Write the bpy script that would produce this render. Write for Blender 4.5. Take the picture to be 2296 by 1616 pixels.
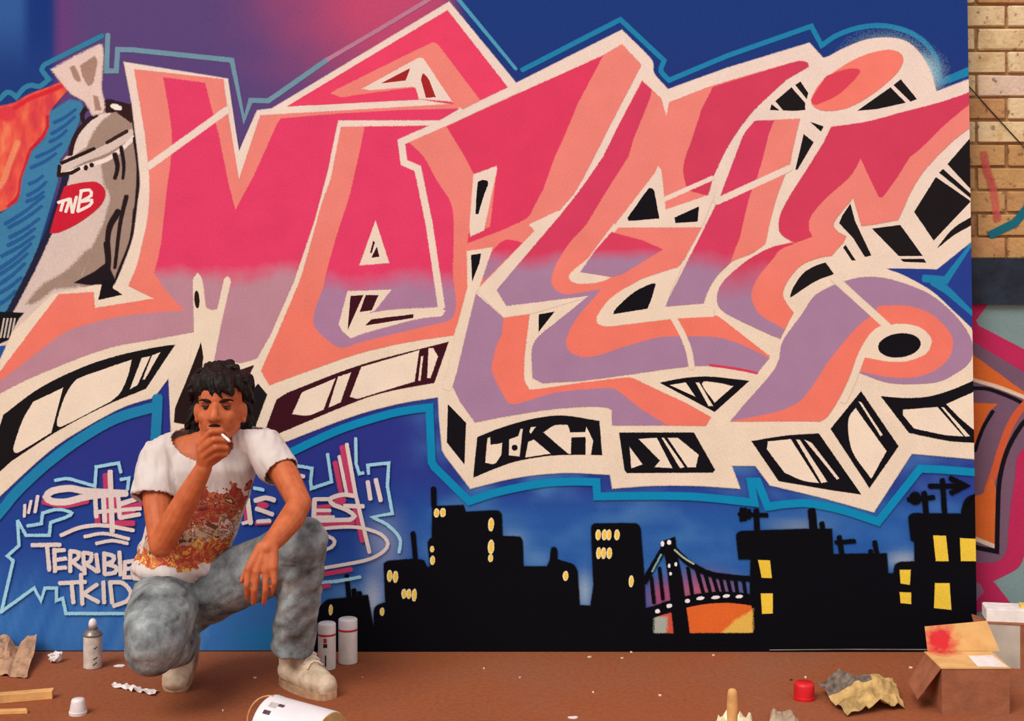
import bpy, bmesh, math, random
import numpy as np
from mathutils import Vector, Matrix, noise
from mathutils.geometry import delaunay_2d_cdt

for o in list(bpy.data.objects):
    bpy.data.objects.remove(o)
scene = bpy.context.scene
C = scene.collection
random.seed(7)

# ---------------------------------------------------------------- camera, sky, light
FPX = 3189.0            # focal length in pixels of a 2296 px wide frame
CAMD, CAMH, HOR = 5.143, 1.45, 561.0
cam_d = bpy.data.cameras.new('camera')
cam_d.sensor_width = 36.0
cam_d.lens = FPX / 2296 * 36
cam_d.shift_y = -(808 - HOR) / 2296
cam = bpy.data.objects.new('camera', cam_d)
cam.location = (0, -CAMD, CAMH)
cam.rotation_euler = (math.radians(90), 0, 0)
C.objects.link(cam)
scene.camera = cam
scene.view_settings.view_transform = 'Standard'
scene.view_settings.look = 'None'
scene.view_settings.gamma = 1
scene.view_settings.use_curve_mapping = False
scene.view_settings.exposure = 0.0
scene.cycles.transparent_max_bounces = 24

world = bpy.data.worlds.new('overcast_sky')
scene.world = world
world.use_nodes = True
bgn = world.node_tree.nodes['Background']
bgn.inputs[0].default_value = (1.0, 0.99, 0.985, 1)
bgn.inputs[1].default_value = 0.86
sun_d = bpy.data.lights.new('veiled_sun', 'SUN')
sun_d.energy = 2.25
sun_d.angle = math.radians(28)
sun_d.color = (1.0, 0.95, 0.88)
sun = bpy.data.objects.new('veiled_sun', sun_d)
sun.rotation_euler = Vector((0.42, 0.62, -0.80)).to_track_quat('-Z', 'Y').to_euler()
sun.location = (-3, -6, 6)
C.objects.link(sun)


def P(px, py, y=0.0):
    k = (y + CAMD) / FPX
    return Vector(((px - 1148) * k, y, CAMH - (py - HOR) * k))


def ground(px, py):
    d = CAMH * FPX / (py - HOR)
    return Vector(((px - 1148) * d / FPX, d - CAMD, 0))

# ---------------------------------------------------------------- materials


def lin(c):
    r = []
    for v in c[:3]:
        v = v / 255.0
        r.append(v / 12.92 if v <= 0.04045 else ((v + 0.055) / 1.055) ** 2.4)
    return (*r, 1.0)


MATS = {}


def new_mat(name):
    m = bpy.data.materials.new(name)
    m.use_nodes = True
    return m, m.node_tree.nodes, m.node_tree.links, m.node_tree.nodes['Principled BSDF']


def coords(N, L, scale=(1, 1, 1), rot=(0, 0, 0)):
    t = N.new('ShaderNodeTexCoord')
    mp = N.new('ShaderNodeMapping')
    mp.inputs['Scale'].default_value = scale
    mp.inputs['Rotation'].default_value = rot
    L.new(t.outputs['Object'], mp.inputs[0])
    return mp.outputs[0]


def nz(N, L, vec, scale, detail=3, rough=0.5):
    n = N.new('ShaderNodeTexNoise')
    n.inputs['Scale'].default_value = scale
    n.inputs['Detail'].default_value = detail
    n.inputs['Roughness'].default_value = rough
    L.new(vec, n.inputs['Vector'])
    return n.outputs['Fac']


def mathn(N, L, op, a, b=None, clamp=False):
    n = N.new('ShaderNodeMath')
    n.operation = op
    n.use_clamp = clamp
    for i, v in enumerate((a, b)):
        if v is None:
            continue
        if isinstance(v, (int, float)):
            n.inputs[i].default_value = v
        else:
            L.new(v, n.inputs[i])
    return n.outputs[0]


def ramp(N, L, fac, stops, interp='LINEAR'):
    r = N.new('ShaderNodeValToRGB')
    r.color_ramp.interpolation = interp
    e = r.color_ramp.elements
    while len(e) < len(stops):
        e.new(0.5)
    for i, (p, c) in enumerate(stops):
        e[i].position = p
        e[i].color = lin(c)
    L.new(fac, r.inputs[0])
    return r.outputs[0]


def mixc(N, L, fac, a, b, mode='MIX'):
    m = N.new('ShaderNodeMix')
    m.data_type = 'RGBA'
    m.blend_type = mode
    if isinstance(fac, (int, float)):
        m.inputs[0].default_value = fac
    else:
        L.new(fac, m.inputs[0])
    for s, v in ((6, a), (7, b)):
        if isinstance(v, tuple):
            m.inputs[s].default_value = v if len(v) == 4 else lin(v)
        else:
            L.new(v, m.inputs[s])
    return m.outputs[2]


def bump(N, L, bsdf, h, strength=0.3, dist=0.01):
    b = N.new('ShaderNodeBump')
    b.inputs['Strength'].default_value = strength
    b.inputs['Distance'].default_value = dist
    L.new(h, b.inputs['Height'])
    L.new(b.outputs[0], bsdf.inputs['Normal'])


def solid(name, col, var=0.12, scale=30, rough=0.7, spec=0.3, bmp=0.0, bscale=None, col2=None, metal=0.0):
    if name in MATS:
        return MATS[name]
    m, N, L, B = new_mat(name)
    v = coords(N, L)
    n = nz(N, L, v, scale, 4)
    a = tuple(max(0, c * (1 - var)) for c in col)
    b = col2 or tuple(min(255, c * (1 + var)) for c in col)
    c = ramp(N, L, n, [(0.3, a), (0.7, b)])
    L.new(c, B.inputs['Base Color'])
    B.inputs['Roughness'].default_value = rough
    B.inputs['Specular IOR Level'].default_value = spec
    B.inputs['Metallic'].default_value = metal
    if bmp:
        bump(N, L, B, nz(N, L, v, bscale or scale * 3, 5), bmp, 0.01)
    MATS[name] = m
    return m


def feathered(m, N, L, B):
    """spray paint: the edge of a painted shape thins out to nothing"""
    a = N.new('ShaderNodeAttribute')
    a.attribute_name = 'feather'
    n = nz(N, L, coords(N, L), 620, 0)
    n = mathn(N, L, 'MULTIPLY_ADD', n, 2.0)
    n.node.inputs[2].default_value = -0.5
    n = mathn(N, L, 'MINIMUM', mathn(N, L, 'MAXIMUM', n, 0.03), 0.97)
    g = mathn(N, L, 'GREATER_THAN', a.outputs['Fac'], n)
    t = N.new('ShaderNodeBsdfTransparent')
    mx = N.new('ShaderNodeMixShader')
    L.new(g, mx.inputs[0])
    L.new(t.outputs[0], mx.inputs[1])
    L.new(B.outputs[0], mx.inputs[2])
    L.new(mx.outputs[0], N['Material Output'].inputs[0])


def paint(col, col2=None, y0=None, dy=30, wob=50, colx=None):
    """flat spray colour; with col2 it fades into col2 below pixel row y0 of the mural"""
    key = ('paint', col, col2, y0, dy, colx)
    if key in MATS:
        return MATS[key]
    m, N, L, B = new_mat('spray_paint')
    v = coords(N, L)
    c = lin(col)
    if col2:
        sep = N.new('ShaderNodeSeparateXYZ')
        L.new(v, sep.inputs[0])
        zz = P(0, y0).z
        w = wob * CAMD / FPX
        n = nz(N, L, v, 4.5, 3)
        n2 = mathn(N, L, 'MULTIPLY', mathn(N, L, 'SUBTRACT', n, 0.5), w * 2.5)
        t = mathn(N, L, 'SUBTRACT', zz, sep.outputs['Z'])
        t = mathn(N, L, 'ADD', t, n2)
        t = mathn(N, L, 'DIVIDE', t, dy * CAMD / FPX * 2)
        t = mathn(N, L, 'ADD', t, 0.5, True)
        c = mixc(N, L, t, col, col2)
    if colx:
        sp = N.new('ShaderNodeSeparateXYZ')
        L.new(v, sp.inputs[0])
        t = mathn(N, L, 'MULTIPLY_ADD', sp.outputs['X'], 0.28, True)
        t.node.inputs[2].default_value = 0.5
        c = mixc(N, L, t, mixc(N, L, 1.0, c, lin(colx), 'MULTIPLY'), c)
    f = nz(N, L, v, 230, 2)
    g = nz(N, L, v, 9, 3)
    f = mathn(N, L, 'ADD', mathn(N, L, 'MULTIPLY', f, 0.42), mathn(N, L, 'MULTIPLY', g, 0.20))
    f = mathn(N, L, 'ADD', f, 0.67)
    cc = N.new('ShaderNodeVectorMath')
    cc.operation = 'SCALE'
    if isinstance(c, tuple):
        cc.inputs[0].default_value = c[:3]
    else:
        L.new(c, cc.inputs[0])
    L.new(f, cc.inputs['Scale'])
    L.new(cc.outputs[0], B.inputs['Base Color'])
    B.inputs['Roughness'].default_value = 0.65
    B.inputs['Specular IOR Level'].default_value = 0.05
    feathered(m, N, L, B)
    MATS[key] = m
    return m

# ---------------------------------------------------------------- object helpers


def tag(o, label=None, cat=None, group=None, kind=None):
    if label:
        o['label'] = label
    if cat:
        o['category'] = cat
    if group:
        o['group'] = group
    if kind:
        o['kind'] = kind
    return o


def empty(name, loc=(0, 0, 0)):
    o = bpy.data.objects.new(name, None)
    o.location = loc
    o.empty_display_size = 0.05
    C.objects.link(o)
    return o


def link(name, me, parent=None, smooth=False, keep=True):
    o = bpy.data.objects.new(name, me)
    C.objects.link(o)
    if smooth:
        me.polygons.foreach_set('use_smooth', [True] * len(me.polygons))
    if parent is not None:
        o.parent = parent
        if keep and parent.type == 'EMPTY':
            o.matrix_parent_inverse = Matrix.Translation(parent.location).inverted()
    return o


class MB:
    def __init__(s):
        s.v, s.f, s.m = [], [], []

    def add(s, vs, fs, mi=0):
        k = len(s.v)
        s.v += [tuple(p) for p in vs]
        s.f += [tuple(i + k for i in f) for f in fs]
        s.m += [mi] * len(fs)

    def box(s, a, b, mi=0, M=None):
        x0, y0, z0 = a
        x1, y1, z1 = b
        vs = [Vector(p) for p in ((x0, y0, z0), (x1, y0, z0), (x1, y1, z0), (x0, y1, z0), (x0, y0, z1), (x1, y0, z1), (x1, y1, z1), (x0, y1, z1))]
        if M is not None:
            vs = [M @ p for p in vs]
        s.add(vs, [(3, 2, 1, 0), (4, 5, 6, 7), (0, 1, 5, 4), (1, 2, 6, 5), (2, 3, 7, 6), (3, 0, 4, 7)], mi)

    def rings(s, rings, mi=0, cap=True):
        n = len(rings[0])
        vs = [p for r in rings for p in r]
        fs = []
        for i in range(len(rings) - 1):
            for j in range(n):
                k = (j + 1) % n
                fs.append((i * n + j, i * n + k, (i + 1) * n + k, (i + 1) * n + j))
        if cap:
            fs.append(tuple(range(n - 1, -1, -1)))
            fs.append(tuple(range((len(rings) - 1) * n, len(rings) * n)))
        s.add(vs, fs, mi)

    def cone(s, p0, r0, p1, r1, rnd=True, n=16, mi=0):
        p0, p1 = Vector(p0), Vector(p1)
        ax = (p1 - p0)
        ln = ax.length
        ax = ax.normalized() if ln > 1e-6 else Vector((0, 0, 1))
        u = ax.orthogonal().normalized()
        w = ax.cross(u)
        st = []
        if rnd:
            for a in (85, 60, 35, 15):
                a = math.radians(a)
                st.append((-r0 * math.sin(a), r0 * math.cos(a)))
        st.append((0, r0))
        st.append((ln, r1))
        if rnd:
            for a in (15, 35, 60, 85):
                a = math.radians(a)
                st.append((ln + r1 * math.sin(a), r1 * math.cos(a)))
        R = []
        for t, r in st:
            R.append([p0 + ax * t + (u * math.cos(2 * math.pi * j / n) + w * math.sin(2 * math.pi * j / n)) * r for j in range(n)])
        s.rings(R, mi)

    def chain(s, pts, radii, n=14, mi=0):
        for i in range(len(pts) - 1):
            s.cone(pts[i], radii[i], pts[i + 1], radii[i + 1], True, n, mi)

    def ell(s, c, r, rot=None, mi=0, n=24, m=14):
        R = []
        for i in range(1, m):
            a = math.pi * i / m - math.pi / 2
            ring = []
            for j in range(n):
                b = 2 * math.pi * j / n
                p = Vector((r[0] * math.cos(a) * math.cos(b), r[1] * math.cos(a) * math.sin(b), r[2] * math.sin(a)))
                if rot is not None:
                    p = rot @ p
                ring.append(Vector(c) + p)
            R.append(ring)
        s.rings(R, mi)

    def loft(s, st, n=32, mi=0):
        """st: list of (center, rx, ry) with horizontal elliptical rings"""
        R = []
        for c, rx, ry in st:
            R.append([Vector(c) + Vector((rx * math.cos(2 * math.pi * j / n), ry * math.sin(2 * math.pi * j / n), 0)) for j in range(n)])
        s.rings(R, mi)

    def lathe(s, prof, c, ax=Vector((0, 0, 1)), n=32, mi=0):
        ax = Vector(ax).normalized()
        u = ax.orthogonal().normalized()
        w = ax.cross(u)
        R = []
        for r, t in prof:
            R.append([Vector(c) + ax * t + (u * math.cos(2 * math.pi * j / n) + w * math.sin(2 * math.pi * j / n)) * max(r, 1e-4) for j in range(n)])
        s.rings(R, mi)

    def tube(s, pts, r, n=8, mi=0):
        pts = [Vector(p) for p in pts]
        R = []
        for i, p in enumerate(pts):
            t = (pts[min(i + 1, len(pts) - 1)] - pts[max(i - 1, 0)]).normalized()
            u = t.orthogonal().normalized() if i == 0 else (pu - t * pu.dot(t)).normalized()
            pu = u
            w = t.cross(u)
            rr = r[i] if isinstance(r, (list, tuple)) else r
            R.append([p + (u * math.cos(2 * math.pi * j / n) + w * math.sin(2 * math.pi * j / n)) * rr for j in range(n)])
        s.rings(R, mi)

    def mesh(s, name, mats):
        me = bpy.data.meshes.new(name)
        me.from_pydata(s.v, [], s.f)
        for m in (mats if isinstance(mats, (list, tuple)) else [mats]):
            me.materials.append(m)
        me.polygons.foreach_set('material_index', s.m)
        me.update()
        return me

    def obj(s, name, mats, parent=None, smooth=False):
        return link(name, s.mesh(name, mats), parent, smooth)


def smooth_by_angle(o, deg=40):
    me = o.data
    me.polygons.foreach_set('use_smooth', [True] * len(me.polygons))
    bm = bmesh.new()
    bm.from_mesh(me)
    for e in bm.edges:
        if len(e.link_faces) == 2 and e.calc_face_angle(0) > math.radians(deg):
            e.smooth = False
    bm.to_mesh(me)
    bm.free()
    return o


def remesh(mb, voxel, it=6, fac=0.5):
    me = mb.mesh('tmp', [])
    o = bpy.data.objects.new('tmp', me)
    C.objects.link(o)
    r = o.modifiers.new('r', 'REMESH')
    r.mode = 'VOXEL'
    r.voxel_size = voxel
    if it:
        sm = o.modifiers.new('s', 'SMOOTH')
        sm.iterations = it
        sm.factor = fac
    dg = bpy.context.evaluated_depsgraph_get()
    out = bpy.data.meshes.new_from_object(o.evaluated_get(dg))
    bpy.data.objects.remove(o)
    bpy.data.meshes.remove(me)
    out.materials.clear()
    return out


def get_co(me):
    a = np.empty(len(me.vertices) * 3)
    me.vertices.foreach_get('co', a)
    return a.reshape(-1, 3)


def set_co(me, a):
    me.vertices.foreach_set('co', a.ravel())
    me.update()


def get_no(me):
    a = np.empty(len(me.vertices) * 3)
    me.vertices.foreach_get('normal', a)
    return a.reshape(-1, 3)


def wrinkle(me, amp, fr, stretch=(1, 1, 1), seed=0):
    co, no = get_co(me), get_no(me)
    d = np.array([noise.fractal(Vector((p[0] * stretch[0] + seed, p[1] * stretch[1], p[2] * stretch[2])) * fr, 0.8, 2.0, 3) for p in co])
    set_co(me, co + no * (amp * d)[:, None])

# ---------------------------------------------------------------- flat paint on a plane


def path(txt, closed=True):
    """'x,y x,y~' : ~ marks a point where the outline runs smoothly"""
    pts = []
    for t in txt.split():
        sm = t.endswith('~')
        x, y = t.rstrip('~').split(',')
        pts.append((Vector((float(x), float(y))), sm))
    n = len(pts)
    out = []
    for i in range(n if closed else n - 1):
        (a, sa), (b, sb) = pts[i], pts[(i + 1) % n]
        if not sa and not sb:
            out.append(a)
            continue
        pa = pts[i - 1][0] if (closed or i > 0) else a
        pb = pts[(i + 2) % n][0] if (closed or i + 2 < n) else b
        ta = (b - pa) * 0.5 if sa else (b - a)
        tb = (pb - a) * 0.5 if sb else (b - a)
        la = (b - a).length
        if ta.length > la * 1.2:
            ta = ta.normalized() * la * 1.2
        if tb.length > la * 1.2:
            tb = tb.normalized() * la * 1.2
        st = max(2, min(9, int(la / 7)))
        for k in range(st):
            t = k / st
            h = 2 * t**3 - 3 * t**2 + 1, t**3 - 2 * t**2 + t, -2 * t**3 + 3 * t**2, t**3 - t**2
            out.append(a * h[0] + ta * h[1] + b * h[2] + tb * h[3])
    if not closed:
        out.append(pts[-1][0])
    return out


def edge_x(py):
    return 2169 + (py / 1455.0) * 21


ORDER = [0]


class Motif:
    """one painted figure: flat shapes with spray-soft edges lying on a surface"""

    def __init__(s, name, parent, plane=0.0, clip=True, label=None):
        s.name, s.parent, s.plane, s.clip, s.label = name, parent, plane, clip, label
        s.v, s.f, s.mi, s.al, s.mats = [], [], [], [], []

    def mat(s, col):
        m = col if isinstance(col, bpy.types.Material) else paint(col)
        if m not in s.mats:
            s.mats.append(m)
        return s.mats.index(m)

    def put(s, pts, faces, alphas, col, lift=None):
        top = 4e-6 + (max(lift) if lift else 0)
        y0 = s.plane - 0.0007 - ORDER[0]
        ORDER[0] += top
        k = len(s.v)
        for i, p in enumerate(pts):
            x = p[0]
            if s.clip:
                x = max(-60, min(x, edge_x(p[1])))
            q = P(x, p[1], s.plane)
            s.v.append((q.x, y0 - (lift[i] if lift else 0), q.z))
        s.f += [tuple(i + k for i in f) for f in faces]
        s.mi += [s.mat(col)] * len(faces)
        s.al += alphas

    def fill(s, txt, col, f=3.0, a=1.0):
        p = path(txt) if isinstance(txt, str) else txt
        q = []
        for v in p:
            if not q or (v - q[-1]).length > 0.4:
                q.append(v)
        p = q
        n = len(p)
        area = sum(p[i].x * p[(i + 1) % n].y - p[(i + 1) % n].x * p[i].y for i in range(n))
        sg = 1 if area > 0 else -1
        ring = list(range(n)) if sg > 0 else list(range(n - 1, -1, -1))
        cv, ce, tri, *_ = delaunay_2d_cdt(p, [], [ring], 1, 1e-4)
        cv = [Vector(v) for v in cv]
        outer = []
        for i in range(n):
            d0 = (p[i] - p[i - 1]).normalized()
            d1 = (p[(i + 1) % n] - p[i]).normalized()
            n0 = Vector((d0.y, -d0.x)) * sg
            n1 = Vector((d1.y, -d1.x)) * sg
            b = n0 + n1
            if b.length < 0.35:
                b = (d0 - d1).normalized() * 1.5
            else:
                b = b.normalized()
                b = b / max(0.55, b.dot(n0))
            outer.append(p[i] + b * f)
        k = len(cv)
        fs = [tuple(t) for t in tri]
        fs += [(k + i, k + (i + 1) % n, k + n + (i + 1) % n, k + n + i) for i in range(n)]
        s.put(cv + p + outer, fs, [a] * (k + n) + [0.0] * n, col, [3e-6] * (k + n) + [0.0] * n)
        return s

    def stroke(s, txt, w, col, f=2.5, a=1.0, w2=None):
        p = path(txt, False) if isinstance(txt, str) else txt
        n = len(p)
        # round ends
        rows = []
        for i in range(n):
            t0 = (p[i] - p[i - 1]).normalized() if i else (p[1] - p[0]).normalized()
            t1 = (p[i + 1] - p[i]).normalized() if i < n - 1 else t0
            n0, n1 = Vector((-t0.y, t0.x)), Vector((-t1.y, t1.x))
            b = n0 + n1
            if b.length < 0.5:
                # hairpin: split into two rows
                rows.append((p[i], n0, i / (n - 1)))
                rows.append((p[i], n1, i / (n - 1)))
                continue
            b = b.normalized()
            b = b / max(0.5, b.dot(n0))
            rows.append((p[i], b, i / (n - 1)))
        t0 = (p[0] - p[1]).normalized()
        t1 = (p[-1] - p[-2]).normalized()
        hw = w / 2
        he = (w2 if w2 is not None else w) / 2
        vs, al, fs = [], [], []

        def row(c, b, h, aa):
            k = len(vs)
            vs.extend([c - b * (h + f), c - b * h, c + b * h, c + b * (h + f)])
            al.extend([0, aa, aa, 0])
            return k
        ks = [row(rows[0][0] + t0 * (hw * 0.55 + f), rows[0][1], hw * 0.3, 0), row(rows[0][0] + t0 * hw * 0.55, rows[0][1], hw * 0.75, a)]
        for c, b, t in rows:
            ks.append(row(c, b, hw + (he - hw) * t, a))
        ks.append(row(rows[-1][0] + t1 * he * 0.55, rows[-1][1], he * 0.75, a))
        ks.append(row(rows[-1][0] + t1 * (he * 0.55 + f), rows[-1][1], he * 0.3, 0))
        for i in range(len(ks) - 1):
            for j in range(3):
                fs.append((ks[i] + j, ks[i] + j + 1, ks[i + 1] + j + 1, ks[i + 1] + j))
        s.put(vs, fs, al, col, [(i // 4) * 2.5e-6 for i in range(len(vs))])
        return s

    def oval(s, cx, cy, rx, ry, col, rot=0, f=2.5, a=1.0, n=20):
        c, q = math.cos(math.radians(rot)), math.sin(math.radians(rot))
        p = []
        for i in range(n):
            t = 2 * math.pi * i / n
            x, y = rx * math.cos(t), ry * math.sin(t)
            p.append(Vector((cx + x * c - y * q, cy + x * q + y * c)))
        return s.fill(p, col, f, a)

    def glow(s, cx, cy, rx, ry, col, a=0.7, n=24):
        vs, al, fs = [Vector((cx, cy))], [a], []
        for k, (t, aa) in enumerate(((0.35, 0.85), (0.7, 0.35), (1.0, 0.0))):
            for i in range(n):
                th = 2 * math.pi * i / n
                vs.append(Vector((cx + rx * t * math.cos(th), cy + ry * t * math.sin(th))))
                al.append(a * aa)
        for i in range(n):
            j = (i + 1) % n
            fs.append((0, 1 + i, 1 + j))
            for k in range(2):
                b0, b1 = 1 + k * n, 1 + (k + 1) * n
                fs.append((b0 + i, b1 + i, b1 + j, b0 + j))
        s.put(vs, fs, al, col)
        return s

    def done(s):
        me = bpy.data.meshes.new(s.name)
        me.from_pydata(s.v, [], s.f)
        for m in s.mats:
            me.materials.append(m)
        me.polygons.foreach_set('material_index', s.mi)
        at = me.attributes.new('feather', 'FLOAT', 'POINT')
        at.data.foreach_set('value', s.al)
        me.update()
        o = link(s.name, me, s.parent)
        if s.label:
            o['label'] = s.label
        return o

# ================================================================ the setting
def ground_mat():
    m, N, L, B = new_mat('red_brown_ground')
    v = coords(N, L)
    a = nz(N, L, v, 1.6, 4)
    b = nz(N, L, v, 60, 6, 0.7)
    c = ramp(N, L, a, [(0.3, (138, 78, 49)), (0.5, (150, 82, 50)), (0.72, (144, 92, 70))])
    d = ramp(N, L, b, [(0.3, (122, 64, 40)), (0.6, (164, 94, 60))])
    c = mixc(N, L, 0.45, c, d)
    s = nz(N, L, v, 7, 2)
    sp = ramp(N, L, s, [(0.72, (0, 0, 0)), (0.8, (110, 110, 110))])
    c = mixc(N, L, sp, c, (168, 130, 122))
    L.new(c, B.inputs['Base Color'])
    B.inputs['Roughness'].default_value = 0.9
    B.inputs['Specular IOR Level'].default_value = 0.15
    bump(N, L, B, nz(N, L, v, 90, 6, 0.7), 0.5, 0.006)
    return m


g = MB()
g.add([(-9, -14, 0), (9, -14, 0), (9, 1.2, 0), (-9, 1.2, 0)], [(0, 1, 2, 3)])
tag(g.obj('floor', ground_mat()), 'red-brown dusty ground in front of the painted panel', kind='structure')

WY = 0.13     # front face of the wall behind the panel


def wall_mat():
    m, N, L, B = new_mat('old_ochre_wall')
    v = coords(N, L)
    br = N.new('ShaderNodeTexBrick')
    br.inputs['Scale'].default_value = 1.0
    br.inputs['Brick Width'].default_value = 0.225
    br.inputs['Row Height'].default_value = 0.0858
    br.inputs['Mortar Size'].default_value = 0.006
    mp = coords(N, L, rot=(math.radians(-90), 0, 0))
    L.new(mp, br.inputs['Vector'])
    for i, c in enumerate(((176, 138, 95), (156, 114, 74), (146, 106, 72))):
        br.inputs[1 + i].default_value = lin(c)
    n = nz(N, L, v, 12, 5)
    c = mixc(N, L, mathn(N, L, 'MULTIPLY', n, 0.6), br.outputs['Color'], (160, 112, 64))
    L.new(c, B.inputs['Base Color'])
    B.inputs['Roughness'].default_value = 0.9
    bump(N, L, B, n, 0.4, 0.02)
    return m


w = MB()
w.box((-6, WY, 0), (7, WY + 0.22, 3.6))
wall = tag(w.obj('wall_back', wall_mat()), 'old ochre brick wall behind the painted panel, graffiti on its lower part', kind='structure')

# bricks: every course that shows beside the panel is real bricks
brick_cols = [((196, 160, 112), (222, 196, 150)), ((168, 118, 74), (190, 140, 92)), ((206, 172, 124), (230, 206, 166)), ((150, 104, 70), (176, 128, 86)), ((178, 134, 82), (196, 150, 96)), ((206, 178, 150), (220, 190, 172))]


def brick_mat(i):
    a, b = brick_cols[i]
    m, N, L, B = new_mat('brick_%d' % i)
    t = N.new('ShaderNodeTexCoord')
    oi = N.new('ShaderNodeObjectInfo')
    va = N.new('ShaderNodeVectorMath')
    L.new(t.outputs['Object'], va.inputs[0])
    L.new(oi.outputs['Location'], va.inputs[1])
    v = va.outputs[0]
    n = nz(N, L, v, 18, 5, 0.65)
    c = ramp(N, L, n, [(0.32, a), (0.62, b)])
    big = ramp(N, L, nz(N, L, v, 7, 5, .65), [(0.50, (0, 0, 0)), (0.56, (220, 220, 220))])
    c = mixc(N, L, big, c, (222, 192, 150) if i in (0, 2, 5) else (186, 142, 90))
    sp = ramp(N, L, nz(N, L, v, 34, 4), [(0.60, (0, 0, 0)), (0.66, (220, 220, 220))])
    c = mixc(N, L, sp, c, (112, 66, 46))
    L.new(c, B.inputs['Base Color'])
    B.inputs['Roughness'].default_value = 0.92
    bump(N, L, B, nz(N, L, v, 70, 5), 0.6, 0.006)
    return m


bmats = [brick_mat(i) for i in range(6)]


def brick_mesh(i, k):
    r = random.Random(i * 10 + k)
    bm = bmesh.new()
    bmesh.ops.create_cube(bm, size=1)
    for v_ in bm.verts:
        v_.co = Vector((v_.co.x * 0.214, v_.co.y * 0.05, v_.co.z * 0.076))
    bmesh.ops.bevel(bm, geom=bm.edges[:], offset=0.004, segments=1, affect='EDGES')
    for v_ in bm.verts:
        v_.co += Vector((r.uniform(-1, 1), r.uniform(-.6, .6), r.uniform(-1, 1))) * 0.0022
    me = bpy.data.meshes.new('brick')
    bm.to_mesh(me)
    bm.free()
    me.materials.append(bmats[i])
    return me


bmesh_cache = {(i, k): brick_mesh(i, k) for i in range(6) for k in range(3)}
row_h, z_band = 0.0858, P(0, 579, WY).z
z_joint = P(0, 167, WY).z
k0 = math.floor((z_band - z_joint) / row_h)
rowi = 0
k = k0 - 1
while True:
    k += 1
    zc = z_joint + (k + 0.5) * row_h
    if zc - 0.038 < z_band - 0.02:
        continue
    if zc > 3.1:
        break
    x0 = P(2285, 167, WY).x - 0.225 * 3 + (0.1125 if k % 2 else 0) - 0.05
    for c_ in range(6):
        xc = x0 + 0.225 * (c_ + 0.5)
        if xc < 1.58:
            continue
        if zc < P(0, 330, WY).z:
            mi = random.choice([4, 4, 1, 3, 4])
        else:
            mi = random.choice([0, 2, 0, 2, 1, 5])
        o = bpy.data.objects.new('brick', bmesh_cache[(mi, random.randrange(3))])
        o.location = (xc, WY + 0.025 - 0.010 - random.uniform(0, 0.004), zc)
        C.objects.link(o)
        o.parent = wall

tb = MB()
zb0, zb1 = P(0, 682, WY - 0.02).z, P(0, 579, WY - 0.02).z
tb.box((-6, WY - 0.022, zb0), (7, WY + 0.01, zb1))
tag(tb.obj('trim_1', solid('navy_band', (26, 34, 48), 0.35, 14, 0.6, 0.3, 0.2)), 'dark navy painted band running along the brick wall', kind='structure')

wp = Motif('painted_graffiti', wall, WY, clip=False, label='crimson, mauve and orange graffiti shapes with black lines on the wall')
GB, CR, MV, OG = (126, 148, 148), (186, 44, 88), (118, 88, 108), (214, 104, 48)
wp.fill('2060,683 3400,683 3400,1440 2060,1440', GB, 0.5)
wp.fill('2100,683 2213,683 2187,718 2192,730 2240,755~ 2296,784 2420,850 2420,905 2296,836 2182,768 2100,740', CR)
wp.fill('2100,730 2182,768 2296,836 2420,905 2420,1000 2296,1006 2276,1080~ 2264,1167~ 2258,1240~ 2232,1260~ 2188,1263 2100,1263', MV)
wp.fill('2150,775 2182,797 2296,880 2400,950 2400,960 2296,887 2182,850 2150,840', OG)
wp.stroke('2150,838 2182,851~ 2240,868~ 2296,890 2400,930', 6, (226, 196, 170))
wp.stroke('2150,868 2184,870~ 2219,873~ 2284,899~ 2340,935', 6, (24, 20, 28))
wp.fill('2150,904 2185,904 2234,906 2214,926~ 2194,972~ 2185,1000 2150,1050', OG)
wp.stroke('2226,922 2206,955~ 2194,985~ 2186,1010', 6, (24, 20, 28))
wp.stroke('2310,895 2282,925~ 2260,965~ 2244,1010~ 2228,1062~ 2214,1100', 15, (206, 92, 58))
wp.fill('2150,1112 2188,1112~ 2208,1104~ 2224,1070 2232,1100 2229,1222 2188,1207 2150,1190', OG)
wp.stroke('2150,1194 2188,1208 2229,1224', 7, (216, 196, 176))
wp.stroke('2320,925 2290,953~ 2258,1010~ 2241,1076~ 2237,1150~ 2235,1236 2194,1228 2150,1212', 8, (24, 20, 28))
wp.fill('2420,960 2296,1006~ 2276,1080~ 2264,1167~ 2258,1235~ 2236,1260~ 2188,1263 2100,1263 2100,1375 2188,1372 2264,1352 2225,1302 2281,1272~ 2300,1240~ 2420,1150', CR)
wp.fill('2120,1290 2196,1310 2204,1326 2180,1352 2120,1360', (140, 104, 126), 4)
wp.done()
bp = Motif('painted_stroke', wall, WY - 0.013, clip=False)
bp.stroke('2222,526 2250,512~ 2276,498~ 2296,474~ 2330,440', 15, (30, 104, 122), 3)
bp.stroke('2205,345 2212,380 2226,420 2233,470 2236,492', 13, (204, 84, 84), 5, 0.62)
bp.done()
wire = MB()
wire.tube([P(2150, 168, WY - .018), P(2172, 193, WY - .018), P(2234, 262, WY - .018), P(2300, 334, WY - .018), P(2480, 520, WY - .018)], 0.002)
tag(wire.obj('cable', solid('dark_cable', (48, 30, 28))), 'thin dark wire hanging slantwise across the bricks', 'cable')

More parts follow.
